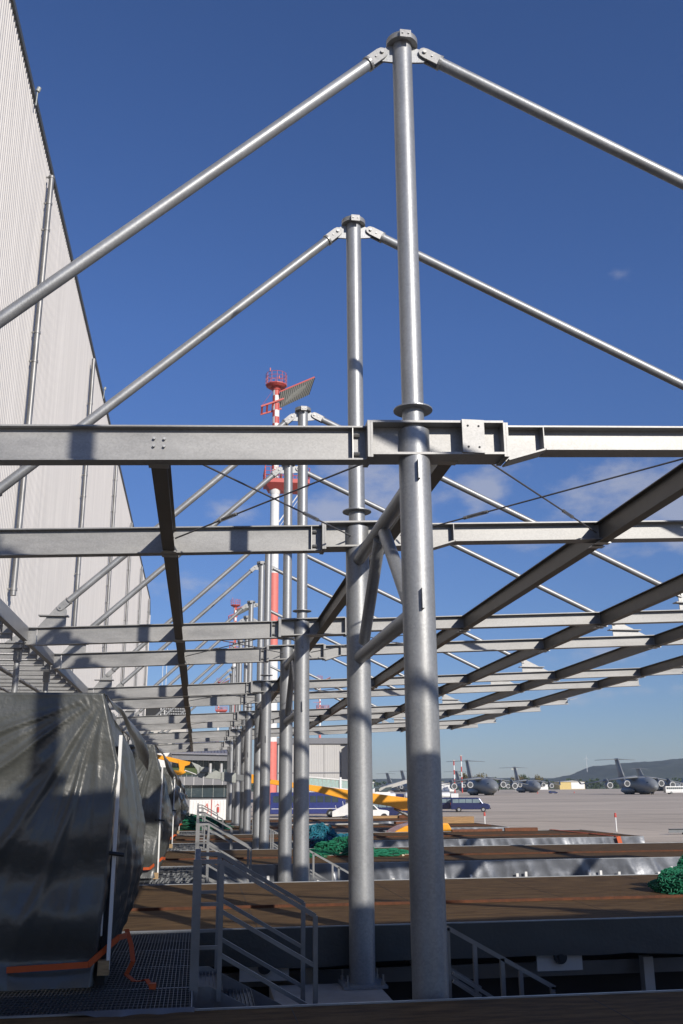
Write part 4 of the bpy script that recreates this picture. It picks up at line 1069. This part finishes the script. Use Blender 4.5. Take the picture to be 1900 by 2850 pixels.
# ------------------------------------------------------------------ vehicles
def wheel(m, x, y, r, w): m.tube((x, y-w/2, r), (x, y+w/2, r), r, n=22)
def make_van():
    r = empty('passenger_van', (0, 0, 0), 'a', 'van', 'dark blue passenger vans')
    prof = [(-2.9, .38), (2.65, .38), (2.88, .55), (2.88, .95), (2.7, 1.12), (1.85, 1.28), (1.30, 1.98), (1.0, 2.06), (-2.65, 2.08), (-2.88, 1.9), (-2.95, 1.0)]
    m = MB(); m.poly([(x, -1.0, z) for x, z in prof], (0, 1, 0), 2.0); b = m.build('body', 'navy_paint', r, bevel=.07)
    m = MB()
    for s in (-1, 1):
        y = s*1.004; yb = (0, s, 0)
        for x0, x1 in ((-2.65, -1.75), (-1.68, -.75), (-.68, .22)): m.poly([(x0, y, 1.32), (x1, y, 1.32), (x1, y, 1.86), (x0, y, 1.86)], yb, .012)
        m.poly([(.32, y, 1.32), (1.62, y, 1.32), (1.18, y, 1.86), (.32, y, 1.86)], yb, .012)
    m.poly([(1.80, -.85, 1.34), (1.80, .85, 1.34), (1.36, .8, 1.9), (1.36, -.8, 1.9)], (.8, 0, .6), .03)
    m.box(-2.97, -2.93, -.8, .8, 1.3, 1.85)
    m.build('window', 'glass_van_sky_tone', r)
    for x in (-1.75, 1.85):
        for y in (-.88, .88):
            m = MB(); wheel(m, x, y, .36, .26); w = m.build('wheel', 'rubber', r)
            m = MB(); m.tube((x, y-.14, .36), (x, y+.14, .36), .2, n=16); m.build('hub_cap', 'tyre_rim', w)
    for y in (-.8, .8):
        m = MB(); m.box(2.86, 2.9, y-.15, y+.15, .7, .92); m.build('headlight', 'intake', r)
        m = MB(); m.box(-2.98, -2.92, y-.12, y+.12, 1.0, 1.35); m.build('tail_light', 'red_paint', r)
    m = MB(); m.box(2.84, 2.96, -.95, .95, .42, .58); m.box(-3.0, -2.9, -.95, .95, .42, .58); m.build('bumper', 'rubber', r)
    m = MB(); m.box(1.5, 1.62, -1.25, -1.0, 1.25, 1.5); m.box(1.5, 1.62, 1.0, 1.25, 1.25, 1.5); m.build('mirror', 'rubber', r)
    return r
van = make_van()
vans = [((40.6, 144.0, 0), -.28, 'dark blue passenger van in front, parked right of the thick mast'),
        ((37.6, 147.5, 0), -.26, 'dark blue passenger van parked behind and left of the front one'),
        ((22.5, 118.0, 0), -.20, 'dark van between the two near masts under the orange boom')]
for j, (p, a, l) in enumerate(vans):
    o = van if j == 0 else copy_tree(van)
    o.location = p; o.rotation_euler.z = a; o['label'] = l
def make_car(loc, rz, label, mt):
    r = empty('parked_car', loc, label, 'car', rz=rz)
    m = MB(); m.poly([(x, -.9, z) for x, z in [(-2.2, .3), (2.2, .3), (2.25, .75), (1.2, .95), (.6, 1.42), (-1.5, 1.45), (-2.2, .95)]], (0, 1, 0), 1.8); m.build('body', mt, r, bevel=.06)
    m = MB()
    for s in (-1, 1): m.poly([(-1.7, s*.905, .98), (1.0, s*.905, .96), (.5, s*.905, 1.34), (-1.4, s*.905, 1.36)], (0, s, 0), .01)
    m.build('window', 'glass_dark', r)
    for x in (-1.4, 1.4):
        for y in (-.8, .8): m = MB(); wheel(m, x, y, .32, .22); m.build('wheel', 'rubber', r)
make_car((181.5, 487, 0), .1, 'small dark minivan on the apron beside the middle aircraft', 'navy_paint')
# blue bus
def make_bus(loc, rz, label, body, ln, h, z0, name='bus', cat='bus', stripe='white_paint', wins=9, s=1):
    r = empty(name, loc, label, cat, rz=rz)
    m = MB(); m.box(-ln/2, ln/2, -1.25, 1.25, z0, h); m.build('body', body, r, bevel=.1)
    x0 = -ln/2+.4; wstep = (ln-1.2)/wins
    m = MB()
    for sgn in (-1, 1):
        for q in range(wins): m.box(x0+q*wstep, x0+q*wstep+wstep*.86, min(sgn*1.252, sgn*1.265), max(sgn*1.252, sgn*1.265), h-1.25*s, h-.45*s)
    m.box(ln/2+.0, ln/2+.02, -1.1, 1.1, h-1.5*s, h-.4*s); m.build('window', 'glass_dark', r)
    m = MB()
    for sgn in (-1, 1): m.box(-ln/2+.2, ln/2-.2, min(sgn*1.252, sgn*1.262), max(sgn*1.252, sgn*1.262), z0+.62, z0+.68)
    m.build('stripe', stripe, r)
    for x in (-ln*.30, ln*.30):
        for y in (-1.12, 1.12):
            m = MB(); wheel(m, x, y, .52, .32); w = m.build('wheel', 'rubber', r)
            m = MB(); m.tube((x, y-.17, .52), (x, y+.17, .52), .24, n=16); m.build('rim', 'machine_grey', w)
    return r
make_bus((14.0, 126, 0), -.12, 'blue bus behind the third and second masts', 'blue_paint', 9.6, 3.1, .45)
make_bus((206.5, 402, 0), -.05, 'white school-type bus at the right edge near the large aircraft', 'white_paint', 12, 3.3, .6, wins=12, stripe='hangar_dark')
# white boarding-stair truck
r = empty('boarding_stairs', (19.8, 124, 0), 'white boarding-stair truck with sloping side panel beside the blue bus', 'boarding stairs', rz=-.12)
m = MB(); m.poly([(-2.9, -1.1, .12), (-2.9, -1.1, .75), (-.6, -1.1, 1.9), (2.5, -1.1, 3.55), (2.5, -1.1, 2.9), (.6, -1.1, 1.4), (.6, -1.1, .35)], (0, 1, 0), 2.2); m.build('stair_body', 'white_paint', r)
m = MB()
for q in range(6): m.tube((-2.4+q*.9, -1.1, 1.0+q*.48), (-2.5+q*.9, -1.1, 1.5+q*.48), .03, n=6)
m.build('railing', 'white_paint', r)
m = MB(); m.box(.6, 3.0, -1.0, 1.0, .35, 1.2); m.build('chassis', 'facade_grey', r)
for x in (-1.6, 2.2):
    for y in (-.95, .95): m = MB(); wheel(m, x, y, .38, .26); m.build('wheel', 'rubber', r)
# white pick-up
r = empty('pickup_truck', (20.2, 111, 0), 'white pick-up truck under the orange boom between the near masts', 'pickup', rz=-.06)
m = MB(); m.poly([(x, -.95, z) for x, z in [(-2.7, .5), (1.3, .5), (1.35, 1.0), (1.1, 1.12), (.2, 1.22), (-.35, 1.72), (-1.5, 1.76), (-1.6, 1.15), (-2.7, 1.12)]], (0, 1, 0), 1.9); m.build('body', 'white_paint', r, bevel=.05)
m = MB()
for s in (-1, 1): m.poly([(-1.4, s*.955, 1.2), (.0, s*.955, 1.2), (-.42, s*.955, 1.64), (-1.4, s*.955, 1.66)], (0, s, 0), .012)
m.build('window', 'glass_dark', r)
for x in (-1.8, .75):
    for y in (-.85, .85): m = MB(); wheel(m, x, y, .4, .26); m.build('wheel', 'rubber', r)
# glazed passenger boarding bridge
r = empty('boarding_bridge', (0, 171, 0), 'glazed boarding bridge with pale green glass and white posts', 'boarding bridge')
def bz(x): return 5.55-(x-18)*.086
m = MB(); m.poly([(17.5, -1, bz(17.5)-1.35), (30.5, -1, bz(30.5)-1.35), (30.5, -1, bz(30.5)-.1), (17.5, -1, bz(17.5)-.1)], (0, 1, 0), 2.2); m.build('glass_side', 'glass_green', r)
m = MB(); m.bar((17.4, -1.05, bz(17.4)), (30.6, -1.05, bz(30.6)), .2, .2); m.bar((17.4, -1.05, bz(17.4)-1.55), (30.6, -1.05, bz(30.6)-1.55), .2, .3); m.bar((17.4, 0, bz(17.4)+.04), (30.6, 0, bz(30.6)+.04), 2.4, .08)
m.build('frame_rail', 'white_paint', r)
m = MB(); q = 17.9
while q < 30.4:
    m.bar((q, -1.02, bz(q)-1.4), (q+.55, -1.02, bz(q)-.1), .05, .05); m.bar((q+.6, -1.02, bz(q)-.1), (q+.6, -1.02, bz(q)-1.4), .05, .05, up=(0, 1, 0)); q += .75
m.build('lattice', 'off_white', r)
for xx in (24.6,): m = MB(); m.box(xx-.17, xx+.17, -1.3, -.95, 0, bz(xx)+.4); m.build('post', 'white_paint', r)
r = empty('stair_vehicle', (31.5, 169, 0), 'white stair vehicle with slanted dark windows seen right of the second mast', 'boarding stairs')
m = MB(); m.box(-2.5, 1.6, -1, 1, .4, 2.9); m.build('cab', 'white_paint', r, bevel=.05)
for xx in (-1.9, .1): m = MB(); m.poly([(xx-.5, -1.1, 2.9), (xx+1.0, -1.1, 2.9), (xx+1.9, -1.1, 3.75), (xx+.7, -1.1, 3.6)], (0, 1, 0), 2.0); m.build('canopy_window', 'glass_dark', r)
m = MB(); m.bar((-.4, 0, 3.2), (6.0, 0, 5.0), 1.8, .6); m.build('stair_flight', 'off_white', r)
for x in (-1.5, 1.0):
    for y in (-.9, .9): m = MB(); wheel(m, x, y, .42, .3); m.build('wheel', 'rubber', r)
# white bodied buses / tank trucks in the background
for j, (x, y, ln, lab, a) in enumerate(((34.2, 205, 5.0, 'white roofed service truck just left of the thick mast', -.1), (39.2, 203, 3.6, 'second white roofed service truck beside the thick mast', -.1),
      (45.3, 201, 5.2, 'white tank truck parked behind the blue vans, left one', -.2), (51.2, 205, 4.2, 'white tank truck parked behind the blue vans, right one', -.2))):
    r = empty('tank_truck', (x, y, 0), lab, 'truck', 'white service trucks on the apron', rz=a)
    m = MB(); m.loft([[Vector((xx, 1.1*math.cos(t_)*q, 1.95+.62*math.sin(t_)*q)) for t_ in [k_*math.pi/9 for k_ in range(18)]] for xx, q in ((-ln/2, .8), (-ln/2+.3, 1), (ln/2-.3, 1), (ln/2, .8))]); m.build('tank', 'white_paint', r)
    m = MB(); m.box(-ln/2, ln/2+1.2, -1.0, 1.0, .7, 1.2); m.build('chassis', 'hangar_dark', r)
    m = MB(); m.box(ln/2+.1, ln/2+1.7, -1.1, 1.1, .8, 2.3); cb = m.build('cab', 'white_paint' if j > 1 else 'navy_paint', r, bevel=.08)
    m = MB(); m.box(-.8, .8, -1.14, -1.02, 1.0, 1.7); m.build('side_box', 'off_white', r)
    for xw in (-ln/2+.9, 0, ln/2+.9):
        for yw in (-.95, .95): m = MB(); wheel(m, xw, yw, .45, .3); m.build('wheel', 'rubber', r)

# bollards, plank, cones, people by the aircraft
for j, (x, y, h, lab) in enumerate(((34.1, 77.5, 1.12, 'white marker post with a red top on the apron at the right'), (26.5, 89.4, 1.0, 'white and red marker post behind the decks, farther one'))):
    r = empty('marker_post', (x, y, 0), lab, 'bollard', 'marker posts on the apron')
    m = MB(); m.tube((0, 0, 0), (0, 0, h), .055, n=12); m.build('post', 'white_paint', r)
    m = MB(); m.tube((0, 0, h), (0, 0, h+.14), .10, n=12); m.tube((0, 0, h+.14), (0, 0, h+.34), .09, .08, n=12); m.build('red_head', 'red_paint', r)
r = empty('steel_beam_stack', (38.6, 71.4, 0), 'dark steel beam lying on blocks on the apron at the right edge', 'beam', rz=-.08)
m = MB(); m.ibeam((-2.9, 0, .42), (4.0, 0, .42), .28, .3); m.build('beam', 'frame_steel', r)
for x in (-1.6, 1.5): m = MB(); m.box(x-.15, x+.15, -.3, .3, 0, .14); m.build('timber_block', 'wood', r)
for j, (x, y, mt, lab) in enumerate(((177.0, 498, 'red_paint', 'small orange-red traffic cone left of the dark minivan'), (206, 520, 'red_paint', 'tiny dark red cone alone on the apron'))):
    m = MB(); m.tube((0, 0, .05), (0, 0, 1.0), .32, .06, n=12); m.box(-.4, .4, -.4, .4, 0, .06)
    tag(m.build('traffic_cone', mt, loc=(x, y, 0)), lab, 'cone', 'traffic cones on the apron')

# person behind the far masts
r = empty('person', (3.55, 73, DZ[5]-.2), 'person in dark blue jacket working low behind the far masts', 'person')
def skin(verts, edges, name, mt, parent, lv=2):
    me = bpy.data.meshes.new(name); me.from_pydata([v[:3] for v in verts], edges, []); o = bpy.data.objects.new(name, me); COL.objects.link(o); o.parent = parent
    me.materials.append(M[mt]); sk = o.modifiers.new('skin', 'SKIN')
    for i_, v in enumerate(verts): me.skin_vertices[0].data[i_].radius = (v[3], v[3])
    me.skin_vertices[0].data[0].use_root = True
    ss = o.modifiers.new('sub', 'SUBSURF'); ss.levels = lv; ss.render_levels = lv
    return o
V = [(0, 0, .55, .16), (.03, 0, .85, .17), (.10, 0, 1.12, .13), (.16, 0, 1.25, .06), (.20, 0, 1.38, .10), (.22, 0, 1.48, .08),
     (.10, .19, 1.10, .07), (.22, .26, .86, .05), (.42, .18, .78, .04), (.10, -.19, 1.10, .07), (.22, -.26, .86, .05), (.42, -.18, .78, .04),
     (.0, .11, .50, .10), (.30, .14, .40, .08), (.15, .14, .05, .05), (.27, .14, .03, .04), (.0, -.11, .50, .10), (.25, -.14, .36, .08), (.0, -.14, .05, .05), (.14, -.14, .03, .04)]
Ed = [(0, 1), (1, 2), (2, 3), (3, 4), (4, 5), (2, 6), (6, 7), (7, 8), (2, 9), (9, 10), (10, 11), (0, 12), (12, 13), (13, 14), (14, 15), (0, 16), (16, 17), (17, 18), (18, 19)]
skin(V, Ed, 'body', 'jacket', r)
m = MB(); m.loft([circ(x*.0+.21, 0, 1.38+dz, q, q, 12) for x, dz, q in ((0, -.02, .001),)]+[[Vector((.21+q*math.cos(t_), q*math.sin(t_), 1.43+dz)) for t_ in [k_*math.pi/6 for k_ in range(12)]] for dz, q in ((-.01, .115), (.05, .105), (.10, .05))][0:0] or [[Vector((.21+q*math.cos(t_), q*math.sin(t_), 1.43+dz)) for t_ in [k_*math.pi/6 for k_ in range(12)]] for dz, q in ((-.01, .115), (.05, .108), (.10, .05))])
m.build('helmet', 'red_paint', r)

# ------------------------------------------------------------------ hills, woodland
def make_hill(name, prof, yc, depth, seed):
    m = MB(); rows = 26; cols = 260
    x0, x1 = prof[0][0], prof[-1][0]; vs = []; fs = []
    def ph(x):
        for (a, ha), (b, hb) in zip(prof, prof[1:]):
            if a <= x <= b: t = (x-a)/(b-a); t = t*t*(3-2*t)*.5+t*.5; return ha+(hb-ha)*t
        return prof[-1][1]
    for r_ in range(rows+1):
        v = r_/rows; shape = math.sin(min(1, v*1.25)*math.pi/2) if v < .8 else math.cos((v-.8)/.2*math.pi/2)
        for c_ in range(cols+1):
            x = x0+(x1-x0)*c_/cols; hgt = ph(x)*shape
            hgt += noise.noise(Vector((x*.006, v*6, seed)))*ph(x)*.07*math.sin(v*math.pi) + (noise.noise(Vector((x*.05, v*30, seed)))*3+random.uniform(-1.5, 1.5))*min(1, shape*2)
            vs.append((x, yc-depth*.8+depth*v+60*noise.noise(Vector((x*.002, v*2, seed))), hgt-1))
    for r_ in range(rows):
        for c_ in range(cols): a = r_*(cols+1)+c_; fs.append((a, a+1, a+cols+2, a+cols+1))
    m.add(vs, fs, True); tag(m.build(name, 'forest_hill'), kind='structure')
make_hill('hill', [(1180, 0), (1380, 12), (1470, 34), (1560, 50), (1600, 62), (1660, 86), (1740, 90), (1813, 98), (1900, 104), (2092, 117), (2300, 124), (2700, 132), (3300, 120), (4200, 100), (5200, 60)], 4000, 900, 3)
make_hill('hill', [(-2500, 20), (-800, 34), (200, 38), (900, 44), (1500, 46), (1900, 42), (2400, 60), (3200, 75), (5200, 60)], 4700, 900, 8)

def blobs(name, label, spans, seed, leafm='leaf'):
    rnd = random.Random(seed); m = MB()
    for (x, y, h, w, dens) in spans:
        for q in range(dens):
            th = rnd.uniform(0, 6.28); rr = rnd.random()**.5*w; hz = h*(rnd.random()**.7)
            lim = math.sqrt(max(.05, 1-(hz/h)**2)); px = x+rr*lim*math.cos(th); py = y+rr*lim*math.sin(th)
            s = rnd.uniform(.5, 1.25)*(h*.09+.25); n_ = Vector((rnd.uniform(-1, 1), rnd.uniform(-1, 1), rnd.uniform(-.6, 1))).normalized()
            a = n_.orthogonal().normalized()*s; b = n_.cross(a).normalized()*s
            c = Vector((px, py, hz)); m.add([c+a, c+b*.8, c-a*.9, c-b], [(0, 1, 2, 3)])
    return m
# distant belt of woodland reads as one mass
rnd = random.Random(21); sp = []
for q in range(330):
    x = rnd.uniform(150, 1150); y = rnd.uniform(1230, 1290)+x*.05; sp.append((x, y, rnd.uniform(7, 14), rnd.uniform(5, 9), 46))
for q in range(150):
    x = rnd.uniform(-200, 200); y = rnd.uniform(1330, 1400); sp.append((x, y, rnd.uniform(8, 16), rnd.uniform(6, 9), 46))
tag(blobs('woodland', '', sp, 4).build('woodland', 'leaf'), 'dark green belt of woodland along the far edge of the airfield', 'woodland', kind='stuff')
def make_tree(x, y, h, w, seed, leafm, label):
    r = empty('tree', (x, y, 0), label, 'tree', 'trees behind the parked aircraft')
    m = MB(); m.tube((0, 0, 0), (.2, 0, h*.5), w*.06, w*.03, n=8)
    for a in range(6):
        t_ = a*1.05; m.tube((.1, 0, h*(.3+.05*a)), (w*.55*math.cos(t_), w*.55*math.sin(t_), h*(.55+.06*a)), w*.03, w*.008, n=6)
    m.build('trunk', 'bark', r)
    rnd = random.Random(seed); parts = []
    for q in range(16):
        t_ = rnd.uniform(0, 6.28); rr = rnd.random()**.5*w*.65; parts.append((rr*math.cos(t_), rr*math.sin(t_), h*rnd.uniform(.42, .88), w*rnd.uniform(.22, .42)))
    m = MB()
    for (px, py, pz, s) in parts:
        for k in range(70):
            v = Vector((rnd.gauss(0, 1), rnd.gauss(0, 1), rnd.gauss(0, .8))).normalized()*s*rnd.uniform(.5, 1.05)
            c = Vector((px, py, pz))+v; ss = rnd.uniform(.25, .6); n_ = Vector((rnd.uniform(-1, 1), rnd.uniform(-1, 1), rnd.uniform(-.4, 1))).normalized()
            a = n_.orthogonal().normalized()*ss; b = n_.cross(a).normalized()*ss; m.add([c+a, c+b*.8, c-a*.9, c-b], [(0, 1, 2, 3)])
    m.build('crown', leafm, r)
TR = [(221, 805, 16, 7.5, 'leaf_autumn', 'round yellowing tree left of the nearest aircraft fin'), (232, 795, 15, 8, 'leaf_autumn', 'tallest yellowing tree right of the nearest aircraft fin'),
      (245, 800, 12, 6.5, 'leaf', 'green tree standing alone beside the floodlight pole'), (264, 790, 12, 8, 'leaf_autumn', 'bushy tree left of the middle aircraft fin'),
      (272, 800, 13, 8, 'leaf', 'middle green tree left of the middle aircraft fin'), (280, 790, 13, 7.5, 'leaf_autumn', 'tree touching the middle aircraft fin'), (255, 815, 9, 6, 'leaf', 'low green tree between pole and bushes')]
for j, a in enumerate(TR): make_tree(a[0], a[1], a[2], a[3], 40+j, a[4], a[5])
# wind turbine on the hill
r = empty('wind_turbine', (1588, 3850, 60), 'tiny wind turbine standing on the hill shoulder', 'wind turbine')
m = MB(); m.tube((0, 0, 0), (0, 0, 55), 1.1, .6, n=10); m.build('tower', 'white_paint', r)
for a in (1.5, 3.6, 5.7): m = MB(); m.tube((0, -1, 55), (15*math.cos(a), -1, 55+15*math.sin(a)), .6, .2, n=6); m.build('blade', 'white_paint', r)

# ------------------------------------------------------------------ haze
HZ = True
if HZ:
    m = MB(); m.box(-3200, 5600, -300, 5600, -1.2, 150)
    hm = bpy.data.materials.new('air_haze'); hm.use_nodes = True; nt = hm.node_tree
    for n_ in list(nt.nodes):
        if n_.type == 'BSDF_PRINCIPLED': nt.nodes.remove(n_)
    pv = nt.nodes.new('ShaderNodeVolumePrincipled'); pv.inputs['Color'].default_value = (.72, .85, 1, 1); pv.inputs['Density'].default_value = 6.5e-5
    pv.inputs['Anisotropy'].default_value = .0
    nt.links.new(pv.outputs[0], nt.nodes['Material Output'].inputs['Volume'])
    o = m.build('haze', hm); tag(o, 'thin blue air haze over the airfield', 'haze', kind='stuff')

# ------------------------------------------------------------------ sky, sun, camera
SUN = Vector((.45, -1, .487)).normalized()
el = math.asin(SUN.z); az = math.atan2(SUN.x, SUN.y)
w = bpy.data.worlds.new('World'); sc.world = w; w.use_nodes = True; nt = w.node_tree; N = nt.nodes; L = nt.links
bg = N['Background']; bg.inputs[1].default_value = .080
sk = N.new('ShaderNodeTexSky'); sk.sky_type = 'NISHITA'; sk.sun_disc = False; sk.sun_elevation = el; sk.sun_rotation = az
sk.altitude = 300; sk.air_density = 1.0; sk.dust_density = .25; sk.ozone_density = 4.0
tc = N.new('ShaderNodeTexCoord')
# small puffy clouds at fixed directions of the sky, broken up by noise
acc = None
def gaus(d, sx, wgt):
    global acc
    dv = Vector(d).normalized()
    sub = N.new('ShaderNodeVectorMath'); sub.operation = 'SUBTRACT'; L.new(tc.outputs['Generated'], sub.inputs[0]); sub.inputs[1].default_value = dv
    sc_ = N.new('ShaderNodeVectorMath'); sc_.operation = 'MULTIPLY'; L.new(sub.outputs[0], sc_.inputs[0]); sc_.inputs[1].default_value = (1/sx[0], 1/sx[0], 1/sx[1])
    ln = N.new('ShaderNodeVectorMath'); ln.operation = 'LENGTH'; L.new(sc_.outputs[0], ln.inputs[0])
    mr = N.new('ShaderNodeMapRange'); mr.inputs['From Min'].default_value = 0; mr.inputs['From Max'].default_value = 1; mr.inputs['To Min'].default_value = wgt; mr.inputs['To Max'].default_value = 0
    L.new(ln.outputs['Value'], mr.inputs[0])
    if acc is None: acc = mr.outputs[0]
    else:
        mx = N.new('ShaderNodeMath'); mx.operation = 'MAXIMUM'; L.new(acc, mx.inputs[0]); L.new(mr.outputs[0], mx.inputs[1]); acc = mx.outputs[0]
gaus((.175, .938, .285), (.12, .085), 1.0)
gaus((.29, .905, .300), (.055, .040), .95)
gaus((.46, .84, .270), (.17, .075), 1.0)
gaus((.398, .779, .485), (.035, .035), .55)
gaus((.33, .90, .245), (.06, .03), .5)
gaus((.02, .95, .28), (.05, .025), .45)
gaus((.43, .90, .09), (.16, .02), .42)
gaus((.40, .90, .13), (.12, .02), .32)
gaus((-.02, .97, .20), (.10, .02), .5)
nn = N.new('ShaderNodeTexNoise'); nn.inputs['Scale'].default_value = 15; nn.inputs['Detail'].default_value = 9; nn.inputs['Roughness'].default_value = .58
mp = N.new('ShaderNodeMapping'); mp.inputs['Scale'].default_value = (1, 1, 1.9); L.new(tc.outputs['Generated'], mp.inputs[0]); L.new(mp.outputs[0], nn.inputs['Vector'])
ad = N.new('ShaderNodeMath'); ad.operation = 'MULTIPLY_ADD'; L.new(nn.outputs[0], ad.inputs[0]); ad.inputs[1].default_value = 2.2; ad.inputs[2].default_value = -1.18
mu = N.new('ShaderNodeMath'); mu.operation = 'ADD'; L.new(acc, mu.inputs[0]); L.new(ad.outputs[0], mu.inputs[1])
gt = N.new('ShaderNodeMapRange'); gt.inputs['From Min'].default_value = .12; gt.inputs['From Max'].default_value = .85; gt.inputs['To Max'].default_value = .55; gt.interpolation_type = 'SMOOTHSTEP'
L.new(mu.outputs[0], gt.inputs[0])
ac2 = N.new('ShaderNodeMath'); ac2.operation = 'MULTIPLY'; L.new(gt.outputs[0], ac2.inputs[0])
cl = N.new('ShaderNodeMapRange'); cl.inputs['From Max'].default_value = .15; L.new(acc, cl.inputs[0]); L.new(cl.outputs[0], ac2.inputs[1])
mix = N.new('ShaderNodeMix'); mix.data_type = 'RGBA'; L.new(ac2.outputs[0], mix.inputs['Factor'])
tn = N.new('ShaderNodeVectorMath'); tn.operation = 'MULTIPLY'; sp_ = N.new('ShaderNodeSeparateXYZ'); L.new(tc.outputs['Generated'], sp_.inputs[0])
sm = N.new('ShaderNodeMapRange'); sm.inputs['From Min'].default_value = .0; sm.inputs['From Max'].default_value = .45; L.new(sp_.outputs['Z'], sm.inputs[0])
sx = N.new('ShaderNodeMix'); sx.data_type = 'RGBA'; L.new(sm.outputs[0], sx.inputs['Factor']); sx.inputs['A'].default_value = (.64, .67, .84, 1); sx.inputs['B'].default_value = (.83, .97, 1.34, 1); L.new(sx.outputs['Result'], tn.inputs[1]); L.new(sk.outputs[0], tn.inputs[0]); L.new(tn.outputs[0], mix.inputs['A']); mix.inputs['B'].default_value = (5.6, 5.7, 6.4, 1)
L.new(mix.outputs['Result'], bg.inputs[0])

sl = bpy.data.lights.new('sun', 'SUN'); sl.energy = 4.0; sl.angle = math.radians(.53); sl.color = (1, .93, .83)
so = bpy.data.objects.new('sun', sl); COL.objects.link(so); so.rotation_euler = SUN.to_track_quat('Z', 'Y').to_euler()

cam = bpy.data.cameras.new('camera'); co = bpy.data.objects.new('camera', cam); COL.objects.link(co); sc.camera = co
cam.sensor_fit = 'VERTICAL'; cam.sensor_height = 36; cam.lens = 2623.77/2850*36; cam.clip_end = 20000; cam.clip_start = .1
p_, yw, rl = .2847, .1469, -.0073
f = Vector((math.sin(yw)*math.cos(p_), math.cos(yw)*math.cos(p_), math.sin(p_))); r0 = Vector((math.cos(yw), -math.sin(yw), 0)); u0 = r0.cross(f)
r2 = r0*math.cos(rl)+u0*math.sin(rl); u2 = r2.cross(f)
co.matrix_world = Matrix(((r2.x, u2.x, -f.x, 0), (r2.y, u2.y, -f.y, 0), (r2.z, u2.z, -f.z, H), (0, 0, 0, 1)))

sc.render.engine = 'CYCLES'
sc.cycles.volume_bounces = 0; sc.cycles.max_bounces = 6
sc.view_settings.view_transform = 'Standard'; sc.view_settings.look = 'None'; sc.view_settings.gamma = 1
sc.view_settings.exposure = .15
